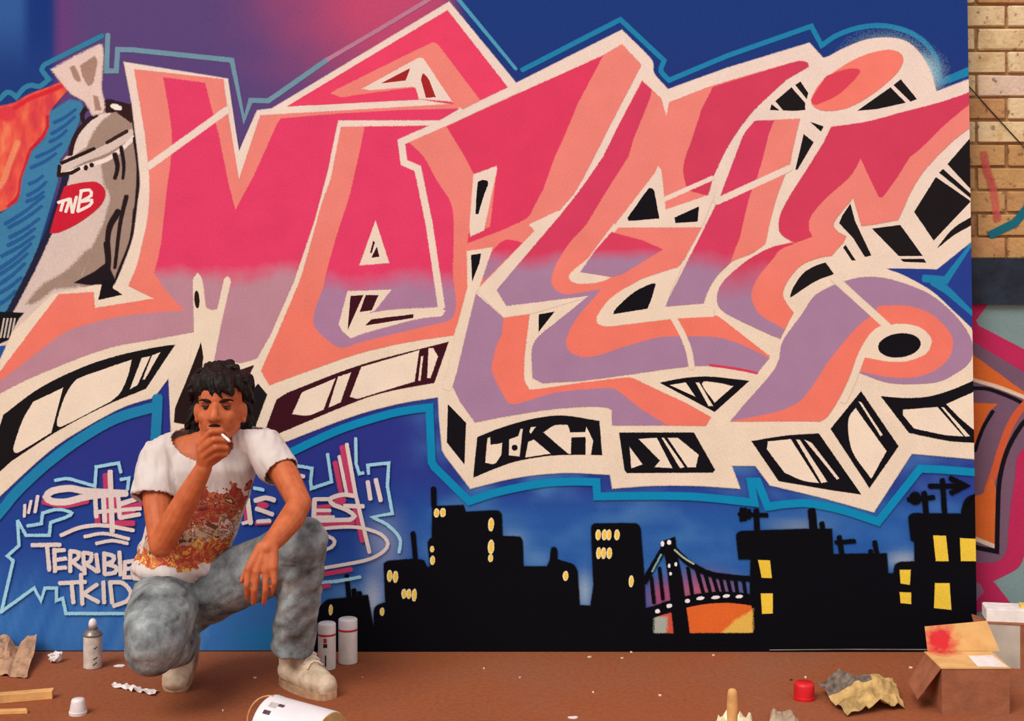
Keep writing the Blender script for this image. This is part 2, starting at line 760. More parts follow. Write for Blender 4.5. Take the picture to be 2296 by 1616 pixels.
# ================================================================ the painted panel
mural = empty('mural_panel', (0, 0, 0))
tag(mural, 'large painted hoarding panel with pink and coral graffiti letters over a night skyline', 'mural')
pan = MB()
PT, PL = -150, -60
zt = P(0, PT).z
xl = P(PL, 0).x
vs = []
for y in (0.0, 0.03):
    vs += [(xl, y, 0.004), (P(edge_x(1460), 0).x, y, 0.004), (P(edge_x(PT), 0).x, y, zt), (xl, y, zt)]
pan.add(vs, [(0, 1, 2, 3), (7, 6, 5, 4), (0, 4, 5, 1), (1, 5, 6, 2), (2, 6, 7, 3), (3, 7, 4, 0)])
pan.obj('board', solid('dark_board', (40, 34, 36), 0.2, 20), mural)
st = MB()
st.tube([P(1725, 1457, -0.012), P(1900, 1455.5, -0.012), P(2080, 1456, -0.012), P(2180, 1457, -0.012)], 0.0022)
st.obj('bottom_strip', solid('pale_metal_strip', (104, 98, 92), 0.3, 9, 0.35, 0.5), mural)


def sm(a, b, x):
    t = min(1, max(0, (x - a) / (b - a)))
    return t * t * (3 - 2 * t)


def lerp(a, b, t):
    return tuple(a[i] + (b[i] - a[i]) * t for i in range(3))


GLOW = [(862, 1225, 80, 130, (164, 172, 196), .75), (835, 1345, 45, 90, (196, 198, 214), .85), (1150, 1215, 50, 50, (160, 172, 192), .55),
        (1310, 1325, 34, 75, (166, 180, 192), .8), (1205, 1255, 70, 40, (104, 146, 190), .6), (2025, 1255, 70, 34, (168, 174, 184), .85),
        (1570, 1330, 150, 80, (186, 92, 120), .95), (1790, 1178, 110, 24, (140, 150, 164), .7), (1480, 1340, 45, 60, (196, 74, 104), .7),
        (1400, 1165, 120, 26, (74, 120, 176), .6), (1120, 1160, 110, 30, (70, 116, 172), .5), (600, 1430, 130, 50, (36, 130, 186), .7),
        (2000, 1200, 60, 40, (60, 112, 184), .6), (700, 1300, 120, 60, (78, 122, 178), .4), (2110, 1140, 90, 30, (58, 104, 178), .6),
        (560, 1380, 80, 40, (54, 112, 184), .6), (780, 1330, 60, 40, (120, 156, 200), .5)]


def bgcol(px, py):
    n1 = noise.fractal(Vector((px / 130, py / 90, 3)), 0.9, 2, 3)
    purple, magenta, navy = (90, 69, 124), (192, 74, 112), (30, 58, 127)
    d = math.hypot((px - 850) / 1.35, py * 1.15)
    m = 1 - sm(20, 360, math.hypot((px - 870) / 1.2, py * 1.05) + n1 * 25)
    c = lerp(purple, magenta, m)
    c = lerp((104, 62, 124), c, sm(120, 210, px))
    left = lerp((50, 92, 156), (24, 54, 124), sm(40, 75, px))
    left = lerp(left, (32, 60, 128), sm(20, 190, py))
    c = lerp(left, c, sm(110, 136, px))
    c = lerp(c, lerp(navy, (44, 50, 124), sm(60, 260, py) * .6), sm(990, 1050, px - py * .25))
    low = lerp((46, 54, 136), (38, 68, 148), sm(1010, 1160, py))
    lf = lerp(low, (58, 114, 182), sm(1180, 1400, py))
    rt = lerp((44, 60, 142), (40, 90, 164), sm(1060, 1170, py))
    rt = lerp(rt, (72, 122, 182), max(0, min(1, n1 * 1.0 + .2)))
    low = lerp(lf, rt, sm(860, 1000, px))
    if px < 470 and py > 1230:
        s = noise.noise(Vector(((px + py * .42) / 26, 0.3 + py / 900, 1)))
        low = lerp(low, (98, 140, 198), max(0, s) * sm(1230, 1340, py) * .8)
        low = lerp(low, (30, 66, 148), max(0, -s) * sm(1230, 1340, py) * .7)
    c = lerp(c, low, sm(420, 760, py))
    for gx, gy, rx, ry, gc, ga in GLOW:
        q = math.hypot((px - gx) / rx, (py - gy) / ry)
        if q < 1:
            c = lerp(c, gc, ga * (1 - sm(0, 1, q + n1 * .12)))
    return c


nx, ny = 190, 128
vs, fs, cols = [], [], []
for j in range(ny + 1):
    for i in range(nx + 1):
        py = PT + (1458 - PT) * j / ny
        px = PL + (edge_x(py) - PL) * i / nx
        p = P(px, py)
        vs.append((p.x, -0.0006, p.z))
        cols += lin(bgcol(px, py))
for j in range(ny):
    for i in range(nx):
        a = j * (nx + 1) + i
        fs.append((a, a + nx + 1, a + nx + 2, a + 1))
me = bpy.data.meshes.new('painted_background')
me.from_pydata(vs, [], fs)
ca = me.color_attributes.new('paint', 'FLOAT_COLOR', 'POINT')
ca.data.foreach_set('color', cols)
m, N, L, B = new_mat('blended_spray_paint')
at = N.new('ShaderNodeAttribute')
at.attribute_name = 'paint'
v = coords(N, L)
f = mathn(N, L, 'ADD', mathn(N, L, 'MULTIPLY', nz(N, L, v, 230, 2), 0.5), 0.74)
sc = N.new('ShaderNodeVectorMath')
sc.operation = 'SCALE'
L.new(at.outputs['Color'], sc.inputs[0])
L.new(f, sc.inputs['Scale'])
L.new(sc.outputs[0], B.inputs['Base Color'])
B.inputs['Roughness'].default_value = 0.65
B.inputs['Specular IOR Level'].default_value = 0.05
me.materials.append(m)
link('painted_background', me, mural)

CREAM, CREAM2 = (236, 215, 190), (236, 217, 188)
CORAL, CORAL2 = (236, 134, 122), (238, 124, 106)
PINK, LAV = (226, 64, 106), (168, 130, 162)
BLK, BRN, NAVY = (20, 18, 24), (62, 20, 30), (40, 56, 136)
TEAL, TEAL2, TEALG = (34, 130, 176), (16, 138, 186), (112, 150, 168)
coral = paint((235, 134, 123), CORAL2, 600, 120, 20)
pinkM = paint(PINK, (188, 138, 152), 612, 22, 40)
pinkA = paint(PINK, (172, 128, 160), 628, 24, 40)
pinkR = paint((222, 62, 98), (172, 128, 160), 575, 20, 30)
pinkE = paint((212, 64, 98), LAV, 582, 24, 30)
pinkC = paint((210, 64, 93), LAV, 620, 45, 30)
lav = paint(LAV)
cream = paint((236, 216, 203), (236, 217, 194), 500, 200, 10)

# --- thin outer outline
ol = Motif('painted_outline', mural)
ol.stroke('-60,215 0,222 16,207~ 29,211~ 37,218 55,197~ 73,191~ 89,194~ 110,178 94,156~ 102,144 230,80', 9, (52, 128, 164))
ol.stroke('242,78 239,159 261,159 264,111 300,112 520,135 547,268 562,225 602,226 735,133', 9, TEALG, w2=9)
ol.stroke('735,133 850,66 960,0 1010,-30', 7, (186, 126, 152))
ol.stroke('1018,-14 1029,0 1157,155', 8, (78, 156, 190), w2=5)
ol.stroke('1171,157 1391,44 1489,136 1482,159~ 1500,180 1631,125 1819,59 1842,102 1879,78~ 1931,61~ 1983,58~ 2036,71~ 2075,97~ 2098,130~ 2105,160~ 2108,183', 9, TEAL)
ol.stroke('2110,188 2200,160', 19, TEAL)
ol.stroke('2108,198 2200,176', 8, (36, 60, 130))
ol.done()

# --- spray can figure at the left
fl = Motif('painted_flame', mural, label='red and orange painted flame')
m, N, L, B = new_mat('flame_paint')
v = coords(N, L, (2.4, 1, 1.0), (0, math.radians(38), 0))
n = nz(N, L, v, 9, 4)
c = ramp(N, L, n, [(0.34, (206, 38, 54)), (0.46, (222, 58, 52)), (0.58, (232, 90, 58)), (0.72, (238, 136, 96))])
L.new(c, B.inputs['Base Color'])
B.inputs['Roughness'].default_value = 0.65
feathered(m, N, L, B)
fl.fill('-60,250 0,240~ 34,232~ 65,214~ 105,199~ 140,186~ 154,188~ 150,202 128,226~ 112,250~ 110,287~ 99,308~ 71,334~ 52,395~ 44,440~ 22,464~ -60,490', m, 5)
fl.stroke('6,262 60,225~ 110,205~ 140,192', 7, (216, 40, 54), 4, .8)
fl.stroke('108,262 108,285~ 97,308 70,336 50,398 42,440~ 20,464', 7, (196, 30, 54), 4, .8)
fl.stroke('-10,430 10,400~ 22,365~ 40,320', 9, (244, 150, 110), 6, .7)
fl.oval(16, 255, 16, 14, (224, 60, 74), 0, 8, .8)
fl.done()
hz_ = Motif('painted_hatching', mural)
LB, DB = (62, 128, 168), (40, 92, 152)
hz_.fill('157,225 183,233~ 178,267~ 146,340~ 134,355 128,408 78,572 26,690 0,712 -60,740 -60,505 0,482 21,468 44,448~ 52,400 74,340 102,312 114,285 114,252', LB, 5)
for x0, y0, x1, y1 in ((122, 275, 170, 245), (116, 300, 168, 262), (112, 318, 150, 292), (82, 352, 138, 322), (70, 376, 126, 344), (66, 412, 96, 394), (62, 438, 104, 408), (60, 452, 98, 430), (12, 502, 98, 440), (20, 510, 94, 462), (22, 532, 88, 490), (18, 550, 78, 512), (4, 574, 76, 530), (-4, 604, 70, 546), (-6, 618, 62, 568), (-6, 640, 56, 590), (-8, 660, 48, 622), (-10, 686, 36, 652)):
    hz_.stroke('%d,%d %d,%d~ %d,%d' % (x0, y0, (x0 + x1) / 2 + 2, (y0 + y1) / 2 + 2, x1, y1), 6, DB, 2.5, 1, 4)
hz_.done()
pc = Motif('painted_spray_can', mural, label='grey painted spray can with a red oval badge')
G1, G2, G3 = (216, 196, 186), (160, 136, 122), (120, 98, 88)
pc.fill('150,392 311,300 318,400 312,470 300,540~ 276,600~ 255,652 222,670 120,700 -10,830 -10,760 26,692 71,606 112,517 136,441', G1, 3)
pc.fill('228,352 311,310 318,400 312,470 300,540~ 276,600~ 255,652 168,636 190,610~ 208,560~ 236,500~ 244,470~ 250,440~ 236,410', G2, 7)
pc.fill('170,640 205,560~ 150,610~ 100,640~ 66,678~ 84,672~ 120,644', G2, 8)
pc.stroke('149,392 136,441 112,517 71,606 26,692 -10,760', 11, (36, 36, 60), 4)
pc.fill('162,350 166,326~ 172,310~ 190,283~ 222,257~ 261,247~ 292,262~ 308,290 312,318 240,352 150,382', G2, 3)
pc.fill('164,348 172,312~ 190,284~ 222,260~ 246,254 224,272~ 204,300~ 192,328', (226, 208, 198), 6)
pc.fill('232,236 240,224~ 262,228~ 296,236 302,262 294,274 262,250 240,252', (52, 30, 30), 3)
pc.oval(261, 240, 12, 5, (244, 232, 224), 18, 3)
pc.fill('136,366 150,352 220,334~ 300,288 308,300 244,340~ 180,366~ 138,392', G1, 3)
pc.stroke('138,366 212,333', 6, (44, 26, 26), 2)
pc.stroke('240,320 285,294', 6, (60, 36, 34), 2)
pc.stroke('150,388 190,374~ 250,352~ 306,304', 7, (240, 224, 214), 3)
pc.stroke('134,372 132,392 160,388 178,378', 6, (44, 26, 26), 2)
pc.oval(193, 376, 4, 5, (44, 26, 26))
pc.oval(206, 370, 4, 4, (44, 26, 26))
pc.stroke('158,346 164,320~ 176,295~ 200,268~ 216,258', 7, (50, 30, 34), 3)
pc.stroke('188,272 184,256~ 196,240~ 204,246', 6, (50, 30, 34), 3)
pc.stroke('296,236 302,275 308,320', 8, (58, 34, 32), 3)
pc.fill('119,157 170,128 217,105 227,103~ 230,125 225,199 230,219~ 233,240 230,251 209,256 204,246~ 191,225 162,209 140,184', (228, 202, 192), 6)
pc.fill('182,148 212,128 217,138~ 209,183 199,191~ 186,168', (168, 134, 118), 4)
pc.fill('159,152 167,150~ 180,180~ 170,178~', (168, 134, 118), 4)
pc.fill('211,216 219,219 226,246 216,246', (168, 134, 118), 4)
for pts, w_ in (('258,346 264,375~ 258,400', 9), ('272,330 278,370~ 276,400', 6), ('304,310 312,380~ 306,470~ 296,530', 9), ('266,474 246,510~ 240,560', 12), ('284,440 270,500~ 258,600', 7), ('308,470 298,540~ 270,610~ 256,650', 15), ('240,545 243,590~ 236,640', 12)):
    pc.stroke(pts, w_, (40, 26, 30), 3, 1, max(3, w_ * .6))
pc.fill('170,633 214,610 240,590 262,640 256,655 250,650 222,640', (34, 24, 30), 4)
pc.fill('146,419 183,411~ 217,410~ 235,428~ 230,452~ 209,475~ 170,502~ 131,520~ 114,521 123,488 138,441', (204, 34, 56), 3)
WH = (244, 234, 222)
for pts in ('131,454 156,446', '143,450 137,472', '148,475 158,444 163,478 172,441', '183,428 175,473', '181,428 201,426~ 205,438~ 182,452 206,449~ 202,460~ 175,474'):
    pc.stroke(pts, 5.5, WH, 1.5)
pc.done()
dk = Motif('painted_shade_lines', mural)
dk.fill('-60,698 0,700 52,702 42,712 30,735 20,760 0,768 -60,780', (24, 22, 24), 3)
for x in (6, 14, 22, 30):
    dk.stroke('%d,714 %d,756' % (x + 4, x - 4), 3, (190, 178, 168), 1.5)
dk.fill('-60,785 20,774 0,804 -60,870', (40, 84, 150), 3)
dk.done()

# --- cream block silhouette of the whole lettering
hl = Motif('painted_halo', mural)
for cx, cy, rx, ry in ((1985, 150, 128, 96), (2060, 170, 76, 80)):
    hl.glow(cx, cy, rx, ry, (160, 200, 216), 1.0)
hl.done()
bl = Motif('painted_block', mural, label='cream block outline with black window shapes behind the letters')
bl.fill('280,141 510,178 536,342 578,249 610,245 1007,6 1157,188 1394,69 1460,136~ 1465,165~ 1497,202 1630,154 1814,98 1845,132 1858,128~ 1892,110~ 1944,90~ 1996,86~ 2034,96~ 2064,124~ 2086,164~ 2098,207 2200,180 2200,1027 2043,1015 1958,1146 1840,1113~ 1727,1086 1694,1042 1638,1042 1657,1093 1560,1087~ 1461,1087~ 1374,1093 1369,1062 1261,1058~ 1157,1069~ 1055,1093 1000,1021 993,1008 986,935 984,888 890,904~ 785,933~ 623,995 560,1020 386,985 379,845 345,889 274,912~ 183,961~ 105,1014~ 0,1110~ -60,1165 -60,870 0,812 30,745 120,660 215,640 259,640 277,598~ 300,533~ 311,455~ 316,400~ 298,235', cream, 4)
bl.fill('1989,602 2101,605 2190,545 2190,745 2140,697~ 2088,650~ 2023,614~', (40, 62, 142), 3)
bl.stroke('2190,548 2120,628 2072,624', 15, TEAL)
bl.stroke('2092,632 2120,648 2190,702', 15, TEAL)
# small dark shapes near the dot and at the right
for t in ('1739,227 1774,197 1804,231 1804,246 1780,248 1756,247', '1730,235 1746,247 1727,246', '1784,191 1794,184 1811,209 1808,221', '1923,248 1996,197 2029,230 1965,244', '2004,191 2019,179 2054,222 2041,227', '1817,274 1845,284 1840,294', '1802,302 1823,319 1787,380 1784,379',
          '2125,368 2190,312 2190,422', '2106,387 2114,380 2190,434 2190,443', '2098,398 2172,449 2176,452 2093,538 2050,475', '2101,556 2138,512~ 2190,480 2190,498 2140,525~',
          '1906,458 1916,496 1952,572 1939,575 1913,533 1882,500 1889,483', '1895,550 1917,583 1910,583 1891,555', '1956,513 2017,505 2025,515 2067,573 2015,573', '2020,581 2070,581 2075,588 2025,586', '1850,589 1859,601 1868,614 1827,630~ 1772,666 1777,648~ 1800,614~ 1827,597~'):
    bl.fill(t, (30, 25, 27), 1.6)
# windows of the block
WIN = [
    (BLK, '1481,858 1534,848~ 1592,845~ 1678,854 1602,922', ['1503,863 1537,858 1558,888', '1561,858 1567,858 1597,909 1589,909', '1575,859~ 1610,859~ 1642,866 1602,901']),
    (BLK, '1071,980 1122,960~ 1192,940~ 1261,932~ 1343,944 1349,1019 1296,1018~ 1226,1021~ 1157,1033~ 1105,1051~ 1062,1069', ['1094,983 1098,981 1099,998 1125,994 1123,1019 1111,1037 1105,1039 1089,1036 1092,1002', '1143,985 1163,978 1168,962 1171,962 1164,1022 1142,1019', '1188,967 1191,958 1200,957 1190,970', '1185,991 1197,986 1233,1016 1179,1024', '1220,969 1244,954~ 1272,953 1275,960 1277,970 1313,969 1315,958 1329,988 1324,1018 1314,1018 1314,978 1280,979 1279,1017 1272,1014']),
    (BLK, '1005,907 1044,948 1041,1039 1003,991', []),
    (BLK, '1389,970 1555,970 1602,1053 1597,1058 1406,1059 1401,1053', ['1412,1003 1439,1040 1416,1048', '1433,984 1472,982 1506,1048 1469,1046 1481,1032', '1485,982 1488,982 1533,1046 1525,1048', '1498,982 1519,982 1565,1019 1559,1046 1542,1046']),
    (BLK, '1686,989 1761,977~ 1835,972 1929,1107 1850,1095~ 1746,1077', ['1722,990 1772,985 1834,1081 1800,1076~ 1759,1058 1720,1006', '1786,986 1792,986 1853,1079 1842,1081', '1804,986 1819,993 1880,1072 1876,1073']),
    (BLK, '1930,878 2013,1000 1949,1092 1863,961', ['1918,916 1986,1011 1953,1071 1913,1014~ 1902,961~ 1905,933~', '1926,901 1930,902 1977,974 1974,976']),
    (BLK, '1976,889 2036,893~ 2088,888~ 2140,872~ 2200,846 2200,992 2127,987~ 2038,969', ['2025,919 2101,913 2158,977 2114,973~ 2049,959 2025,930', '2111,913 2115,914 2173,977 2164,977', '2122,906 2200,880 2200,962 2151,935']),
    ((26, 22, 24), '9,930 91,870~ 183,825~ 261,799~ 340,781~ 392,773 374,799 327,870 235,909~ 131,964~ 26,1032 -60,1110 -60,990 0,960', ['76,901 141,870 115,969 39,1014~ 31,1006~ 52,943~', '167,857~ 183,846~ 295,807 285,846~ 269,880~ 248,899 136,956~ 129,946~ 146,891~', '319,803 336,799 308,862 293,871', '342,797 359,790 325,849 322,849']),
    (BRN, '621,896 647,880 811,818~ 1005,767 973,857 864,878~ 785,904~ 611,976 598,959', ['678,880 751,849 725,917 691,930~ 657,927', '759,845 786,836 763,901 738,912', '811,823 939,786 929,854 801,893 786,888', '945,800 948,799 942,852 939,852', '962,781 971,781 981,799 965,846 959,846']),
]
for bc, out, ins in WIN:
    bl.fill(out, bc, 2)
    for t in ins:
        bl.fill(t, (240, 222, 200), 2)
bl.oval(1154, 1003, 6, 6, BLK, 0, 1.5)
bl.fill('232,630 222,671 273,660 252,646 256,630', (26, 20, 24), 2)
bl.done()

# --- the letters
M_ = Motif('painted_letter', mural)
M_.fill('303,157 500,179 508,240 536,405 585,260 1040,232 985,268 757,268 733,385 704,494 657,632 605,750 575,802 543,812 478,806 439,742 340,760~ 235,781~ 91,836~ 0,880~ -60,915 -60,885 0,836 99,705 133,661 209,656 212,692 348,669 290,640 308,598~ 321,546~ 334,481~ 337,402~ 327,300', coral)
M_.fill('368,175 459,187 468,222 489,300 510,405 528,473 568,400 600,330 623,277 631,267 761,256 900,248 1028,244 985,268 757,268 733,385 704,494 657,632 605,750 575,802 543,812 478,806 439,742 340,760~ 235,781~ 91,836~ 0,880~ -60,915 -60,900 0,857 78,797~ 150,745~ 235,718~ 314,705~ 418,697 374,650~ 347,611 357,577 363,546 376,428~ 385,358~ 387,300~ 379,235', pinkM)
M_.stroke('334,373 510,246', 13, cream, 3)
M_.fill('434,628 444,613~ 453,628 461,690 475,697 489,694 504,627 511,621~ 517,630 497,716 478,812 425,820 437,742', cream, 3)
M_.oval(442, 671, 5, 19, (40, 26, 20), -3, 1.5)
M_.done()

A_ = Motif('painted_letter', mural)
A_.fill('646,238 1003,25 1136,195 1074,225 1012,232 936,220', paint((232, 68, 104)))
A_.fill('744,209 758,201~ 970,97~ 982,102 1075,225 1038,243 1012,227 930,195 774,217~', coral)
A_.fill('814,199 939,131 949,133 1012,227 936,220 928,193 829,201', cream, 3)
A_.fill('800,214 930,198 938,222 700,236', paint((232, 68, 104)), 3)
A_.fill('855,187 919,154 909,180', (164, 40, 42), 1.5)
A_.fill('949,165~ 945,180 956,219 976,217 962,180', (164, 40, 42), 1.5)
A_.fill('766,286 957,283 1000,283 1000,500 1055,520 1046,650 1016,750 916,765~ 811,789~ 733,815~ 605,861 587,831 623,750 652,682 680,611~ 722,460 744,400', coral)
A_.fill('819,285 957,283 905,312 918,322 950,354~ 978,405~ 1011,460~ 1016,533~ 1014,611~ 1020,690~ 1010,715~ 994,721~ 916,739~ 811,765~ 767,778~ 738,763~ 706,729~ 709,690 727,643~ 733,611~ 759,520 785,441 806,350', pinkA)
A_.fill('842,496 871,588 808,593', cream, 3)
A_.fill('837,541 840,543 833,567 831,566', BRN, 1.5)
A_.fill('845,554 850,575 834,577', BRN, 1.5)
A_.fill('780,654 876,650 840,695 812,706 866,697~ 900,694~ 985,690 997,697 990,707 930,715~ 814,746~ 787,757 768,740 761,726 775,675', cream, 3)
for t in ('787,664 814,662 780,739', '821,662 848,662 833,695 808,698', '820,729 834,716 926,705 926,712'):
    A_.fill(t, BRN, 1.5)
A_.done()

R_ = Motif('painted_letter', mural)
R_.fill('1065,658 1128,713 1186,705 1180,750 1174,800 1174,850~ 1186,874 1200,874 1305,859 1409,847~ 1425,852 1540,906 1592,935 1581,953 1495,952 1374,952 1373,918 1362,912~ 1314,910~ 1226,917~ 1122,934~ 1066,945 1033,899 1010,852 1018,831 1039,750', paint(CORAL2))
R_.fill('1065,658 1128,713 1123,750 1112,773~ 1101,825~ 1114,862 1135,899~ 1152,907~ 1192,897~ 1252,880~ 1357,871~ 1380,874~ 1396,886~ 1435,917 1461,933 1495,952 1374,952 1373,918 1362,912~ 1314,910~ 1226,917~ 1122,934~ 1066,945 1033,899 1010,852 1018,831 1039,750', lav)
R_.fill('918,319 1000,283 1138,222 1353,125 1394,101 1436,146 1428,162 1379,256 1308,395 1285,434 1251,473 1188,504 1201,517 1076,640 1046,650 1012,610 1012,460 978,405 950,354', coral)
R_.fill('918,322 950,354~ 978,405~ 1011,460~ 1016,533~ 1014,611~ 1020,690~ 990,690 960,500 937,380 905,365', pinkA)
R_.fill('1003,284 1138,222 1350,127 1334,157 1295,230 1266,300~ 1243,350 1217,423 1193,468~ 1183,486~ 1131,512~ 1084,530~ 1050,543 1052,525 1100,510 1115,380 1063,389 1043,350', pinkR)
R_.fill('1102,567 1125,543~ 1146,539~ 1170,545 1086,627 1080,600', pinkR)
R_.fill('1063,392 1112,374 1113,380 1084,515 1056,528 1054,507', cream)
R_.fill('1072,409 1081,404~ 1093,406 1094,413 1084,439~ 1072,479 1067,479 1069,439', BLK, 1.5)
R_.fill('1048,564 1102,556 1101,562 1071,650 1050,660', cream)
R_.fill('1057,572 1078,569 1074,590 1059,630', BLK, 1.5)
R_.stroke('1059,645 1034,745 1014,830 1002,868', 19, cream, 3)
R_.stroke('1160,200 1000,274 900,318 906,364 937,378 962,500 990,688', 13, cream, 3)
R_.fill('1251,474 1188,504 1201,517 1074,648 1074,655 1130,710 1200,700 1322,664 1310,660 1150,682 1136,680 1115,650 1188,564 1261,480', cream, 3)
R_.fill('1209,705 1242,699 1208,742', BLK, 1.5)
R_.done()

E_ = Motif('painted_letter', mural)
E_.fill('1440,183 1481,222 1494,264 1502,230 1599,193 1787,139~ 1808,141~ 1811,149 1761,178 1683,253~ 1631,327~ 1599,392 1586,437 1572,508 1551,546~ 1523,593~ 1496,606~ 1431,627~ 1360,679~ 1338,716~ 1346,729~ 1367,731~ 1503,716 1592,707~ 1613,713~ 1657,747 1723,798 1696,835 1592,819~ 1514,823~ 1409,838~ 1305,852 1216,857 1195,846 1198,770~ 1250,721 1322,662 1136,684 1115,650 1188,564 1261,478~ 1308,418~ 1353,353 1392,274', coral)
E_.fill('1440,185 1460,203 1455,222 1418,314 1408,350 1350,441 1314,502 1274,546~ 1246,590~ 1238,611~ 1235,637~ 1248,653~ 1272,661~ 1345,650 1297,705~ 1277,737~ 1268,765~ 1276,789~ 1304,801~ 1340,798~ 1405,777~ 1475,758~ 1540,755~ 1610,758~ 1665,775~ 1722,803 1696,835 1592,819~ 1514,823~ 1409,838~ 1305,852 1216,857 1195,846 1198,770~ 1250,721 1322,662 1136,684 1115,650 1188,564 1261,478~ 1308,418~ 1353,353 1392,274', pinkE)
E_.fill('1599,196 1787,139~ 1808,141~ 1811,149 1761,178 1683,253~ 1631,327~ 1599,392 1586,437 1545,425~ 1538,410~ 1533,380~ 1539,350~ 1552,314 1573,248', paint((210, 64, 94)))
E_.stroke('1489,447 1597,399', 8, cream, 2.5)
E_.fill('1376,509 1467,392 1476,375 1481,381 1491,472 1590,438 1600,440 1572,508', cream)
E_.fill('1456,422~ 1466,428 1477,489 1410,494~ 1408,488', BLK, 1.8)
E_.fill('1566,464 1563,496 1515,499 1513,488', BLK, 1.8)
E_.fill('1376,504 1319,580 1281,612~ 1277,624~ 1293,634~ 1337,632~ 1368,622 1303,610 1340,560 1384,511', cream, 3)
E_.fill('1371,522 1440,540 1484,559 1470,567 1428,593~ 1392,614~ 1371,619 1303,609 1334,564', paint((216, 66, 98), LAV, 572, 14, 10))
E_.fill('1527,600 1496,608~ 1444,627~ 1392,653~ 1360,680~ 1340,710~ 1342,725~ 1362,730~ 1418,724 1507,713 1600,708 1600,690 1494,690 1500,660', cream, 3)
E_.fill('1469,637 1462,636~ 1431,650~ 1405,669~ 1379,695~ 1376,703 1451,691 1460,669', BLK, 1.8)
E_.stroke('1508,710 1528,745~ 1544,785~ 1551,824', 11, cream, 3)
E_.stroke('1592,818 1650,826~ 1697,836', 3, (220, 60, 90), 2)
E_.done()

I_ = Motif('painted_letter', mural)
I_.fill('1693,272 1791,268 1774,340 1769,371 1756,397 1735,455 1722,507 1714,546 1683,567~ 1638,586~ 1605,619~ 1586,650~ 1576,678 1494,685 1500,671 1550,572 1578,517 1602,468 1616,440 1631,400~ 1657,332~ 1670,300~', coral)
I_.fill('1693,272 1733,272 1722,300 1709,353 1695,400 1680,436 1667,486 1657,533 1646,559~ 1636,588 1605,619~ 1586,650~ 1576,678 1494,685 1500,671 1550,572 1578,517 1602,468 1616,440 1631,400~ 1657,332~ 1670,300~', pinkE)
I_.stroke('1606,452 1770,377', 12, cream, 3)
I_.fill('1820,225~ 1840,188~ 1879,157~ 1931,128~ 1983,114~ 2012,118~ 2023,133~ 2012,159~ 1983,188~ 1944,217~ 1905,238~ 1866,247~ 1834,243~', paint((242, 128, 112)))
I_.fill('1820,225~ 1840,191~ 1853,172 1892,158~ 1918,155~ 1927,161~ 1905,188~ 1874,214~ 1840,230~ 1827,234~', paint((220, 70, 90)))
I_.done()

C_ = Motif('painted_letter', mural)
C_.fill('1864,286 1944,274~ 2023,253~ 2100,233~ 2200,200 2200,265 2171,287~ 2125,324~ 2072,380~ 2044,423~ 2023,468 2012,492 1957,502 1932,505 1922,470 1913,441 1874,488~ 1866,507~ 1879,522 1895,530 1889,543 1863,572 1842,575~ 1800,590~ 1769,622~ 1753,656~ 1761,679~ 1777,700 1748,757 1730,750 1657,716~ 1620,695~ 1610,679~ 1610,658~ 1620,635~ 1646,609~ 1683,580~ 1730,556~ 1780,543 1753,525~ 1747,507~ 1753,475~ 1774,436 1814,374 1847,321', coral)
C_.fill('1864,286 1944,274~ 2023,253~ 2100,233~ 2200,200 2200,215 2170,235~ 2119,277~ 2070,325~ 2038,352 2008,400 1978,441 1971,441 1952,402 1929,353 1905,394~ 1853,441~ 1824,473~ 1812,496~ 1813,517 1819,530 1782,543 1753,525~ 1747,507~ 1753,475~ 1774,436 1814,374 1847,321', paint((210, 64, 93)))
C_.fill('1780,545 1748,559~ 1727,585~ 1699,619~ 1683,656~ 1691,690~ 1709,711~ 1735,726~ 1757,738 1748,757 1730,750 1657,716~ 1620,695~ 1610,679~ 1610,658~ 1620,635~ 1646,609~ 1683,580~ 1730,556~', pinkC)
C_.fill('1895,631 1931,623~ 1978,624~ 2036,640~ 2088,664~ 2135,703~ 2166,742~ 2178,775~ 2172,810~ 2140,836~ 2101,854~ 2036,859~ 1983,854~ 1927,834 1936,803 1960,760 2000,740', lav)
C_.fill('1966,692~ 1997,686~ 2036,687~ 2083,703~ 2114,729~ 2130,750~ 2135,771~ 2125,802~ 2096,828~ 2049,844~ 1997,844~ 1957,837~ 1930,831 1938,803 1960,760 2000,740', paint(CORAL2))
C_.fill('1942,800 1957,803~ 1997,809~ 2036,807~ 2075,791~ 2087,765~ 2080,750~ 2059,734~ 2023,727~ 1990,732~ 1955,757~ 1930,800', cream, 3)
C_.oval(2016, 774, 47, 26, BLK, -7, 2, n=32)
C_.fill('1868,640 1827,664~ 1800,703~ 1756,765~ 1748,805~ 1730,838~ 1668,909 1639,943 1800,942~ 1837,943 1853,933~ 1879,893~ 1902,846~ 1926,789~ 1947,755~ 1983,731 1944,684 1876,640', paint(CORAL2))
C_.fill('1868,640 1827,664~ 1800,703~ 1756,765~ 1748,805~ 1730,838~ 1668,909 1640,942 1696,931~ 1748,919~ 1787,901~ 1816,870~ 1853,812 1892,763 1923,729~ 1957,703 1944,684 1876,640', lav)
C_.stroke('1990,730 1958,752~ 1932,795~ 1912,850~ 1890,898', 14, cream, 3)
C_.stroke('1868,622 1905,655 1992,734', 14, cream, 3)
C_.done()

ds = Motif('painted_block_side', mural)
ds.fill('451,769 455,800 452,830 470,960 392,945 394,915 425,840', (40, 24, 24), 2)
ds.done()
ds = Motif('painted_block_side', mural)
ds.fill('569,819 551,853 530,862 500,850 537,830', (60, 30, 30), 2)
ds.done()
ds = Motif('painted_block_side', mural)
ds.fill('579,861 598,884 573,952 535,952 530,920', (30, 24, 26), 2)
ds.done()

